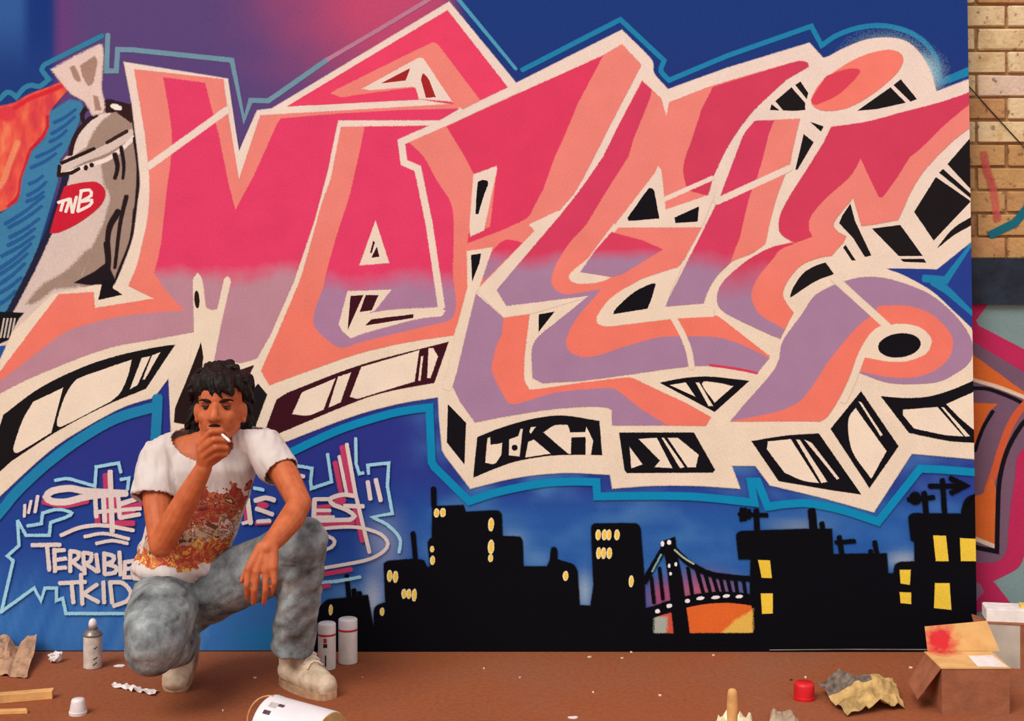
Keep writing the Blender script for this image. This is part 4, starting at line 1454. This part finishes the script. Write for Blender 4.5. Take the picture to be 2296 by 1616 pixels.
st_.obj('seam', solid('seam_thread', (150, 110, 72)), jo)
bt = MB()
bt.tube([Vector((-1.115 + .13 * math.cos(a), -.43 + .115 * math.sin(a), .405 + .012 * math.sin(a))) for a in [math.pi * (1 + i / 14) for i in range(15)]], .011)
bt.obj('belt', solid('dark_belt', (30, 24, 26)), person)

# ---- shoes
shoe_m = solid('worn_cream_leather', (206, 176, 146), 0.14, 22, 0.6, 0.3, 0.4, 40, (226, 202, 176))
sole_m = solid('worn_sole', (176, 140, 108), 0.2, 25, 0.8)
lace_m = solid('laces', (226, 208, 188), 0.08, 60)
tongue_m = solid('tan_tongue', (186, 112, 58), 0.25, 25, 0.6)


def make_shoe(M, label):
    """built pointing along +x, heel at the origin, sole on z=0"""
    s = MB()
    s.chain([Vector((.035, 0, .05)), Vector((.11, 0, .048)), Vector((.19, 0, .042)), Vector((.245, .003, .034))], [.040, .041, .044, .034], 18)
    s.chain([Vector((.045, 0, .06)), Vector((.055, 0, .135))], [.040, .047], 18)
    s.chain([Vector((.085, 0, .115)), Vector((.15, 0, .075))], [.034, .036], 16)
    me = remesh(s, .0045, 5, .5)
    c_ = get_co(me)
    c_[:, 2] = np.maximum(c_[:, 2], .016)
    wrap = np.clip((c_[:, 0] - .1) / .1, 0, 1) * np.clip((.09 - c_[:, 2]) / .05, 0, 1)
    c_[:, 2] += wrap * .004 * np.sin(c_[:, 0] * 210)
    set_co(me, c_)
    me.transform(M)
    me.materials.append(shoe_m)
    o = link('shoe', me, person, True)
    o['label'] = label
    so_ = MB()
    outl = []
    for i in range(28):
        a = 2 * math.pi * i / 28
        x = .135 + .144 * math.cos(a)
        w_ = 0.043 * (1 + .12 * math.cos(a)) * math.copysign(abs(math.sin(a)) ** .6, math.sin(a))
        outl.append((x, w_))
    so_.rings([[Vector((x, y, z)) for x, y in outl] for z in (0, .004, .017, .020)])
    m2 = so_.mesh('sole', sole_m)
    m2.transform(M)
    link('sole', m2, o)
    for k in range(5):
        t = k / 4
        l_ = MB()
        xc, zc = .178 - .075 * t, .094 + .05 * t
        l_.tube([Vector((xc + .006, -.028, zc - .012)), Vector((xc, -.014, zc + .002)), Vector((xc - .002, .0, zc + .005)), Vector((xc, .014, zc + .002)), Vector((xc + .006, .028, zc - .012))], .0038)
        m3 = l_.mesh('lace', lace_m)
        m3.transform(M)
        link('lace', m3, o, True)
    t_ = MB()
    t_.chain([Vector((.105, 0, .118)), Vector((.128, 0, .160))], [.022, .024], 12)
    m4 = t_.mesh('tongue', tongue_m)
    m4.transform(Matrix(M) @ Matrix.Diagonal((1, 1.3, 1, 1)))
    link('tongue', m4, o, True)
    return o


make_shoe(SHOE_R, 'dirty cream high-top shoe planted flat')
# second shoe stands on its toes with the heel raised
tipp = ground(386, 1556)
M2 = Matrix.Translation(tipp) @ Matrix.Rotation(math.radians(-92), 4, 'Z') @ Matrix.Translation(Vector((-.03, 0, 0))) @ Matrix.Rotation(math.radians(36), 4, 'Y') @ Matrix.Diagonal((.92, 1.2, 1, 1)) @ Matrix.Translation(Vector((-.262, 0, -.004)))
make_shoe(M2, 'dirty cream shoe resting on its toe')

# ---- cigarette between the fingers
cg = MB()
a_, b_ = P(489, 966, -.735), P(515, 989, -.792)
cg.cone(a_, .0042, b_, .0042, False, 12)
cgo = cg.obj('cigarette', solid('cigarette_paper', (244, 238, 230), 0.03, 40))
tag(cgo, 'white cigarette held between the man\'s fingers', 'cigarette')

# ================================================================ things on the ground
white_tin = solid('white_tin', (208, 194, 186), 0.05, 30, 0.4, 0.4)
white_cap = solid('white_plastic_cap', (222, 212, 212), 0.03, 30, 0.35, 0.5)
red_line = solid('red_print', (186, 40, 62), 0.08, 40, 0.5)
black_print = solid('black_print', (40, 30, 34), 0.1, 40, 0.5)
grey_tin = solid('dusty_grey_tin', (196, 180, 168), 0.10, 40, 0.45, 0.4)
steel = solid('dull_steel', (132, 122, 116), 0.15, 40, 0.35, 0.5, metal=0.6)


def on_can(px, py, c, r):
    """point on the front of a can of radius r standing at c"""
    u = (px - 1148) * (c.y - r + CAMD) / FPX
    return u


def capped_can(name, px, base, top, wpx, label, marks):
    g_ = ground(px, base - wpx * .08)
    k = (g_.y + CAMD) / FPX
    r = wpx * k / 2
    h = P(px, top + wpx * .10, g_.y).z
    cap_h = h * .235
    t = empty(name, g_)
    tag(t, label, 'spray can')
    b = MB()
    b.lathe([(r * .90, 0), (r, .003), (r, h - cap_h - .003), (r * .95, h - cap_h)], g_)
    bo = smooth_by_angle(b.obj('can_body', white_tin, t))
    b = MB()
    b.lathe([(r * 1.005, h - cap_h), (r * 1.005, h - .006), (r * .96, h - .002), (r * .86, h)], g_)
    smooth_by_angle(b.obj('cap', white_cap, t))
    b = MB()
    b.lathe([(r * 1.012, h - cap_h - .005), (r * 1.02, h - cap_h - .003), (r * 1.02, h - cap_h + .0005), (r * 1.012, h - cap_h + .002)], g_)
    smooth_by_angle(b.obj('red_ring', red_line, t))
    for nm, mt, x0, x1, z0, z1 in marks:
        m_ = MB()
        n = 5
        vs, fs = [], []
        for i in range(n + 1):
            a = math.radians(-90) + (x0 + (x1 - x0) * i / n)
            for z in (z0, z1):
                vs.append((g_.x + math.cos(a) * r * 1.006, g_.y + math.sin(a) * r * 1.006, z * h))
        for i in range(n):
            fs.append((2 * i, 2 * i + 2, 2 * i + 3, 2 * i + 1))
        m_.add(vs, fs)
        m_.obj(nm, mt, bo)
    return t


capped_can('spray_can', 733, 1502, 1391, 40, 'shorter white spray can beside the shoe, red emblem and black mark on its label',
           [('red_emblem', red_line, -.25, .12, .60, .70), ('black_emblem', black_print, -.28, .16, .50, .585), ('black_lettering', black_print, -.10, .06, .10, .34)])
capped_can('spray_can', 780, 1489, 1381, 43, 'taller plain white spray can with red ring, against the painted skyline', [])

# can without its cap
g_ = ground(208, 1496)
k = (g_.y + CAMD) / FPX
r = 20.5 * k
h = P(208, 1424, g_.y).z
t = empty('spray_can', g_)
tag(t, 'dusty grey uncapped spray can with white nozzle, standing left of the kneeling man', 'spray can')
b = MB()
b.lathe([(r * .92, 0), (r, .003), (r, h), (r * .98, h + .002)], g_)
smooth_by_angle(b.obj('can_body', grey_tin, t))
b = MB()
b.lathe([(r * .9, h), (r * 1.06, h + .001), (r * 1.08, h + .005), (r * .98, h + .008), (r * .9, h + .012), (r * .66, h + .020), (r * .55, h + .022), (r * .55, h + .028), (r * .46, h + .030)], g_)
smooth_by_angle(b.obj('valve_dome', steel, t), 25)
b = MB()
b.lathe([(r * .46, h + .030), (r * .46, h + .042), (r * .38, h + .052), (r * .2, h + .058), (r * .04, h + .059)], g_)
b.obj('nozzle', white_cap, t, True)
for z0, z1, a0, a1 in ((.30, .36, .35, .8), (.12, .20, .3, .75), (.62, .68, .4, .75)):
    m_ = MB()
    vs, fs = [], []
    for i in range(4):
        a = math.radians(-90) + a0 + (a1 - a0) * i / 3
        for dz in (0, .035):
            vs.append((g_.x + math.cos(a) * r * 1.006, g_.y + math.sin(a) * r * 1.006, (z0 + (z1 - z0) * i / 3 + dz) * h))
    for i in range(3):
        fs.append((2 * i, 2 * i + 2, 2 * i + 3, 2 * i + 1))
    m_.add(vs, fs)
    m_.obj('dark_mark', black_print, t)

# ---- white bucket lying on its side
bk = ground(690, 1706)
R0, R1, LN = .090, .083, .215
c0 = P(604, 1640, -1.085)
c0.z = R0 + .001
ax = Vector((.87, -.49, 0)).normalized()
ax = Vector((ax.x, ax.y, -(R0 - R1) / LN)).normalized()
t = empty('paint_bucket', (c0.x, c0.y, 0))
tag(t, 'white plastic paint bucket lying on its side with a wire handle', 'bucket')
b = MB()
b.lathe([(R0 * .93, .004), (R0 * .97, .0), (R0, .004), (R0 * .985, .020), (R0 * .975, .024), (R1, LN - .004), (R1 * .98, LN), (R1 * .93, LN - .003)], c0, ax, 48)
bo = smooth_by_angle(b.obj('bucket_wall', solid('white_bucket_plastic', (220, 213, 215), 0.03, 12, 0.35, 0.5), t), 35)
b = MB()
b.lathe([(R1 * .97, LN - .002), (R1 * .965, LN + .002), (R1 * .5, LN + .0025), (.001, LN + .0025)], c0, ax, 48)
b.obj('bucket_bottom', solid('tan_dried_paint', (196, 158, 104), 0.12, 25, 0.8), t)
b = MB()
b.lathe([(R0 * .92, .006), (R0 * .92, .010), (.001, .012)], c0, ax, 48)
b.obj('lid', white_cap, t)
u_ = Vector((0, 0, 1))
w_ = ax.cross(u_).normalized()
b = MB()
hp_ = []
for i in range(17):
    a = math.pi * i / 16
    hp_.append(c0 + ax * (.014 - .085 * math.sin(a)) + u_ * (math.cos(a) * 1.0 * R0) + w_ * (.012 * math.sin(a)))
hp_ = [Vector((p.x, p.y, max(p.z, .004))) for p in hp_]
b.tube(hp_, .0028)
b.obj('wire_handle', solid('handle_wire', (206, 150, 104), 0.1, 30, 0.4), t, True)


def bucket_mark(nm, mt, s0, s1, a0, a1):
    m_ = MB()
    vs, fs = [], []
    n = 6
    for i in range(n + 1):
        a = a0 + (a1 - a0) * i / n
        for s in (s0, s1):
            rr = R0 * .975 + (R1 - R0 * .975) * (s - .024) / (LN - .028)
            p = c0 + ax * s + (u_ * math.cos(a) + w_ * math.sin(a)) * (rr + .0008)
            vs.append(p)
    for i in range(n):
        fs.append((2 * i, 2 * i + 2, 2 * i + 3, 2 * i + 1))
    m_.add(vs, fs)
    m_.obj(nm, mt, bo)


pmark = solid('purple_brown_print', (84, 50, 66), 0.2, 60)
gmark = solid('grey_print', (176, 166, 160), 0.12, 60)
for sg in (1,):
    bucket_mark('label_print', gmark, .030, .056, .30, .52)
    bucket_mark('label_print', pmark, .058, .078, .30, .42)
    bucket_mark('label_print', pmark, .026, .050, .66, .80)


# ---- crumpled sheets
def sheet(name, quad, nx, ny, mats, amp, fr, seed, zmin=.002, lift=None, thick=.0012, pick=None, parent=None):
    """quad: four corner points (a b c d); crumpled cloth of paper between them"""
    a, b_, c_, d_ = [Vector(q) for q in quad]
    r_ = random.Random(seed)
    vs, fs, ms = [], [], []
    for j in range(ny + 1):
        for i in range(nx + 1):
            s, t_ = i / nx, j / ny
            p = (a * (1 - s) + b_ * s) * (1 - t_) + (d_ * (1 - s) + c_ * s) * t_
            n = noise.fractal(Vector((s * fr + seed, t_ * fr, seed * .37)), .7, 2.1, 3)
            n2 = noise.noise(Vector((s * fr * .8, t_ * fr * .8 + seed, 4)))
            p += Vector((n2 * amp * .5, n2 * amp * .4, abs(n) * amp * 1.3))
            if lift:
                p.z += lift(s, t_)
            p.z = max(p.z, zmin + r_.random() * .001)
            vs.append(p)
    for j in range(ny):
        for i in range(nx):
            k = j * (nx + 1) + i
            fs.append((k, k + 1, k + nx + 2, k + nx + 1))
            ms.append(pick((i + .5) / nx, (j + .5) / ny) if pick else 0)
    m_ = MB()
    m_.add(vs, fs)
    m_.m = ms
    o = m_.obj(name, mats, parent)
    md = o.modifiers.new('thick', 'SOLIDIFY')
    md.thickness = thick
    return o


kraft = solid('kraft_paper', (176, 136, 108), 0.12, 18, 0.85, 0.15, 0.3, 60)
khaki = solid('khaki_paper', (186, 152, 98), 0.16, 22, 0.85, 0.15, 0.3, 60)
grey_print = solid('grey_printed_paper', (104, 90, 80), 0.3, 40, 0.85)
white_paper = solid('white_paper', (228, 216, 214), 0.06, 30, 0.8)
# brown paper slumped against the panel
A0, B0 = ground(-40, 1512), ground(62, 1522)
C0, D0 = P(84, 1428, -.03), P(-30, 1425, -.03)
o = sheet('wrapping_paper', (A0, B0, C0, D0), 16, 12, kraft, .018, 2.2, 3, lift=lambda s, t_: -.05 * max(0, 1 - abs(s - .62) * 5) * t_ * t_)
tag(o, 'crumpled brown wrapping paper slumped against the panel foot', 'paper')
# newspaper
q = [ground(1900, 1608), ground(2030, 1590), ground(2000, 1548), ground(1828, 1556)]
o = sheet('newspaper', q, 16, 12, [khaki, grey_print], .032, 2.3, 11, lift=lambda s, t_: .020 * math.sin(3.1 * s) + .030 * t_ + .018 * max(0, 1 - abs(s - .55 + t_ * .2) * 7), pick=lambda s, t_: 1 if (t_ > .55 and s < .62) else 0)
tag(o, 'crumpled yellowed newspaper on the ground beside the cardboard box', 'newspaper')
# paper at the bottom edge
o = sheet('paper_sheet', [ground(1716, 1645), ground(1806, 1645), ground(1770, 1594), ground(1730, 1602)], 8, 6, solid('grey_beige_paper', (176, 152, 126), .1, 20), .022, 1.8, 5)
tag(o, 'creased grey-beige paper scrap beside the wooden handle', 'paper')
o = sheet('rag', [ground(1590, 1660), ground(1690, 1655), ground(1688, 1610), ground(1610, 1612)], 14, 10, solid('pale_rag', (220, 204, 168), .14, 14), .030, 2.6, 8)
tag(o, 'pale crumpled rag lying around the wooden handle', 'rag')
o = sheet('paper_strip', [ground(250, 1540), ground(346, 1562), ground(354, 1552), ground(255, 1533)], 18, 3, white_paper, .016, 6, 2)
tag(o, 'torn white paper strip on the ground by the raised shoe', 'paper')
# white crumpled ball
b = MB()
c_ = ground(124, 1484) + Vector((0, 0, .018))
b.ell(c_, (.022, .018, .017))
me = remesh(b, .0022, 1)
wrinkle(me, .010, 70, seed=4)
me.materials.append(white_paper)
tag(link('paper_ball', me), 'small crumpled white paper ball in front of the panel', 'paper ball')

# ---- plastic caps
red_plastic = solid('red_plastic', (208, 26, 36), 0.06, 30, 0.4, 0.4)


def spray_cap(g_, r, h, mat, label, name='spray_cap', taper=.9):
    t = empty(name, g_)
    tag(t, label, 'cap')
    b = MB()
    b.lathe([(r * .93, .001), (r, 0), (r, .004), (r * (taper + .04), h * .80), (r * taper, h * .93), (r * (taper - .12), h), (.001, h)], g_, n=36)
    smooth_by_angle(b.obj('cap_shell', mat, t), 50)
    b = MB()
    b.lathe([(r * 1.0, .004), (r * 1.03, .005), (r * 1.03, .009), (r, .010)], g_, n=36)
    smooth_by_angle(b.obj('rim', mat, t))


spray_cap(ground(1803, 1567), .033, .055, red_plastic, 'red plastic spray cap on the ground', taper=.96)
spray_cap(ground(175, 1600), .0275, .048, solid('milky_plastic', (226, 214, 212), .05, 30, .3, .5), 'milky white plastic cap on the ground near the wood offcuts', taper=.74)

# ---- wood
wood = solid('pale_wood', (214, 160, 100), 0.12, 12, 0.7, 0.2, 0.2, 50)


def slat(p0, p1, wd, th, label, seed):
    d = (p1 - p0)
    ln = d.length
    an = math.atan2(d.y, d.x)
    bm = bmesh.new()
    bmesh.ops.create_cube(bm, size=1)
    r_ = random.Random(seed)
    for v_ in bm.verts:
        v_.co = Vector((v_.co.x * ln + r_.uniform(-.008, .008), v_.co.y * wd, (v_.co.z + .5) * th))
    bmesh.ops.bevel(bm, geom=bm.edges[:], offset=.0015, segments=1, affect='EDGES')
    me = bpy.data.meshes.new('wood_offcut')
    bm.to_mesh(me)
    bm.free()
    me.materials.append(wood)
    o = link('wood_offcut', me)
    o.location = (p0 + p1) / 2
    o.rotation_euler.z = an
    tag(o, label, 'wood')
    return o


slat(ground(-70, 1580), ground(118, 1564), .034, .028, 'long pale wood offcut on the ground at the brown paper', 1)
slat(ground(-60, 1602), ground(60, 1598), .022, .013, 'short pale wood offcut on the ground at the milky cap', 2)
hd = ground(1642, 1652)
t = empty('brush_handle', hd)
tag(t, 'upright wooden brush handle standing out of the pale rag', 'handle')
b = MB()
b.lathe([(.013, .0), (.013, .02), (.0155, .05), (.017, .09), (.015, .125), (.0135, .137), (.009, .143), (.001, .145)], hd, n=24)
b.obj('handle', wood, t, True)
b = MB()
b.lathe([(.016, 0), (.016, .018), (.014, .022)], hd, n=24)
b.obj('ferrule', steel, t)

# ---- cardboard boxes
card = solid('cardboard', (150, 92, 66), 0.08, 20, 0.85, 0.15, 0.2, 80)
card_in = solid('light_cardboard', (216, 164, 100), 0.07, 20, 0.85, 0.15, 0.2, 80)


def flap_mat():
    m, N, L, B = new_mat('cardboard_with_red_spray')
    v = coords(N, L)
    c = ramp(N, L, nz(N, L, v, 20, 4), [(.3, (208, 156, 94)), (.7, (226, 176, 112))])
    d = N.new('ShaderNodeVectorMath')
    d.operation = 'DISTANCE'
    L.new(v, d.inputs[0])
    d.inputs[1].default_value = P(2110, 1436, -.52)
    dd_ = mathn(N, L, 'ADD', d.outputs['Value'], mathn(N, L, 'MULTIPLY', mathn(N, L, 'SUBTRACT', nz(N, L, v, 45, 4), .5), .06))
    f = ramp(N, L, dd_, [(.030, (255, 255, 255)), (.072, (0, 0, 0))])
    L.new(mixc(N, L, f, c, (206, 34, 44)), B.inputs['Base Color'])
    B.inputs['Roughness'].default_value = .85
    return m


g0 = ground(2112, 1601)
yf = g0.y
xl_, xr_ = g0.x, P(2264, 1601, yf).x
bh = .142
yb = yf + .182
t = empty('cardboard_box', (xl_, yf, 0))
tag(t, 'small cardboard box with red spray on its raised flap and a white label', 'box')
th = .004
fm = flap_mat()


def panel(nm, a, b_, mat, par, M=None):
    m_ = MB()
    m_.box(a, b_, M=M)
    return m_.obj(nm, mat, par)


panel('front_panel', (xl_, yf, 0), (xr_, yf + th, bh), card, t)
panel('back_panel', (xl_, yb - th, 0), (xr_, yb, bh), card, t)
panel('side_panel', (xl_, yf + th, 0), (xl_ + th, yb - th, bh), card, t)
panel('side_panel', (xr_ - th, yf + th, 0), (xr_, yb - th, bh), card, t)
panel('bottom_panel', (xl_ + th, yf + th, .001), (xr_ - th, yb - th, .005), card, t)
fp = panel('top_flap', (xl_ - .004, yf - .002, bh + .0005), (xr_ + .002, yb - .004, bh + .0045), fm, t)
lb = MB()
lb.add([(xr_ - .098, yf + .006, bh + .0052), (xr_ - .004, yf + .002, bh + .0052), (xr_ - .010, yb - .05, bh + .0052), (xr_ - .090, yb - .055, bh + .0052)], [(0, 1, 2, 3)])
lb.obj('white_label', white_paper, fp)
Mb = Matrix.Translation(Vector((0, yb, bh + .004))) @ Matrix.Rotation(math.radians(-14), 4, 'X')
m_ = MB()
x0_, x1_ = P(2080, 1465, yb).x, P(2242, 1463, yb).x
zf = .088
vs = [Vector((x0_, 0, 0)), Vector((x1_, 0, 0)), Vector((x1_ - .035, 0, zf + .008)), Vector((x0_ - .004, 0, zf - .010))]
vs = [Mb @ p for p in vs] + [Mb @ (p + Vector((0, .004, 0))) for p in vs]
m_.add(vs, [(0, 1, 2, 3), (7, 6, 5, 4), (0, 4, 5, 1), (1, 5, 6, 2), (2, 6, 7, 3), (3, 7, 4, 0)])
m_.obj('raised_flap', fm, t)
m_ = MB()
vs = [Vector((xl_, yf + .004, bh)), Vector((xl_, yb - .01, bh)), Vector((xl_ - .060, yb - .03, .058)), Vector((xl_ - .066, yf + .025, .040))]
vs = vs + [p + Vector((-.004, 0, -.002)) for p in vs]
m_.add(vs, [(0, 1, 2, 3), (7, 6, 5, 4), (0, 4, 5, 1), (1, 5, 6, 2), (2, 6, 7, 3), (3, 7, 4, 0)])
m_.obj('side_flap', card, t)

# second box behind it
g1 = ground(2216, 1494)
t = empty('cardboard_box', g1)
tag(t, 'brown cardboard box with a pale grey side, standing by the graffiti wall', 'box')
ha = .150
RZ = Matrix.Translation(g1) @ Matrix.Rotation(math.radians(-14), 4, 'Z')
pale = solid('pale_grey_board', (178, 166, 152), .08, 12)
panel('front_panel', (0, 0, 0), (.105, .004, ha), pale, t, RZ)
panel('front_panel', (.105, 0, 0), (.36, .004, ha), card, t, RZ)
panel('side_panel', (0, .004, 0), (.004, 0.13, ha), card, t, RZ)
panel('side_panel', (.356, .004, 0), (.36, 0.13, ha), card, t, RZ)
panel('back_panel', (0, .13, 0), (.36, .134, ha), card, t, RZ)
panel('top_panel', (-.002, -.002, ha), (.362, .136, ha + .004), card, t, RZ)
panel('side_flap', (-.05, .0, ha - .008), (0, .09, ha - .004), card, t, RZ @ Matrix.Translation(Vector((0, 0, ha))) @ Matrix.Rotation(math.radians(14), 4, 'Y') @ Matrix.Translation(Vector((0, 0, -ha))))
t = empty('polystyrene_slab', RZ @ Vector((0, 0, ha + .004)))
tag(t, 'white slab lying on top of the brown box by the wall', 'slab')
foam = solid('white_foam', (236, 226, 220), .04, 30, .8)
R2 = RZ @ Matrix.Translation(Vector((-.005, .012, ha + .0045))) @ Matrix.Rotation(math.radians(4), 4, 'Z')
panel('slab', (0, 0, 0), (.34, .105, .040), foam, t, R2)
panel('cover_sheet', (.004, .004, .0402), (.345, .103, .0425), white_paper, t, R2)
panel('yellow_offcut', (.12, .03, .0428), (.28, .08, .052), solid('yellow_card', (228, 190, 90), .08, 20), t, R2)

# ---- scattered scraps
rs = random.Random(12)
scr_m = [solid('scrap_pale', (226, 200, 170), .1, 60), solid('scrap_pink', (206, 96, 104), .1, 60), solid('scrap_dark', (70, 44, 38), .1, 60), white_paper]
spots = [(572, 1520, 3, 7), (1322, 1474, 0, 12), (1395, 1476, 0, 9), (1166, 1520, 0, 6), (1480, 1560, 0, 8), (812, 1520, 1, 9), (1206, 1458, 3, 6), (1416, 1463, 0, 6), (1600, 1470, 0, 7), (1774, 1525, 2, 7), (1806, 1520, 3, 5), (2042, 1498, 0, 8), (1285, 1610, 3, 26), (270, 1494, 3, 28), (2000, 1524, 3, 4), (1330, 1553, 0, 5), (1085, 1500, 0, 5), (500, 1594, 0, 4)]
for i, (px, py, mi, sz) in enumerate(spots):
    g_ = ground(px, py)
    w_ = sz * (g_.y + CAMD) / FPX
    m_ = MB()
    n = 6
    an = rs.uniform(-.3, .3)
    top, bot = [], []
    for j in range(n):
        a = 2 * math.pi * j / n
        rr = rs.uniform(.7, 1.1)
        x, y = math.cos(a) * w_ * .5 * rr, math.sin(a) * max(w_ * .28, .005) * rr
        p = g_ + Vector((x * math.cos(an) - y * math.sin(an), x * math.sin(an) + y * math.cos(an), .0))
        bot.append(p + Vector((0, 0, .0005)))
        top.append(p + Vector((0, 0, .003 + rs.random() * .003)))
    m_.rings([bot, top])
    o = m_.obj('scrap', scr_m[mi])
    lab = ['tiny pale straw-coloured chip lying loose on the red-brown ground', 'tiny pink paint chip on the ground right of the spray cans', 'tiny dark chip on the ground behind the red cap', 'tiny white speck of paper lying loose on the ground'][mi]
    if sz == 26:
        lab = 'white paper corner on the ground well in front of the bridge painting'
    if sz == 28:
        lab = 'thin white paper sliver on the ground beside the uncapped grey can'
    tag(o, lab, 'scrap', 'small scraps scattered over the ground')
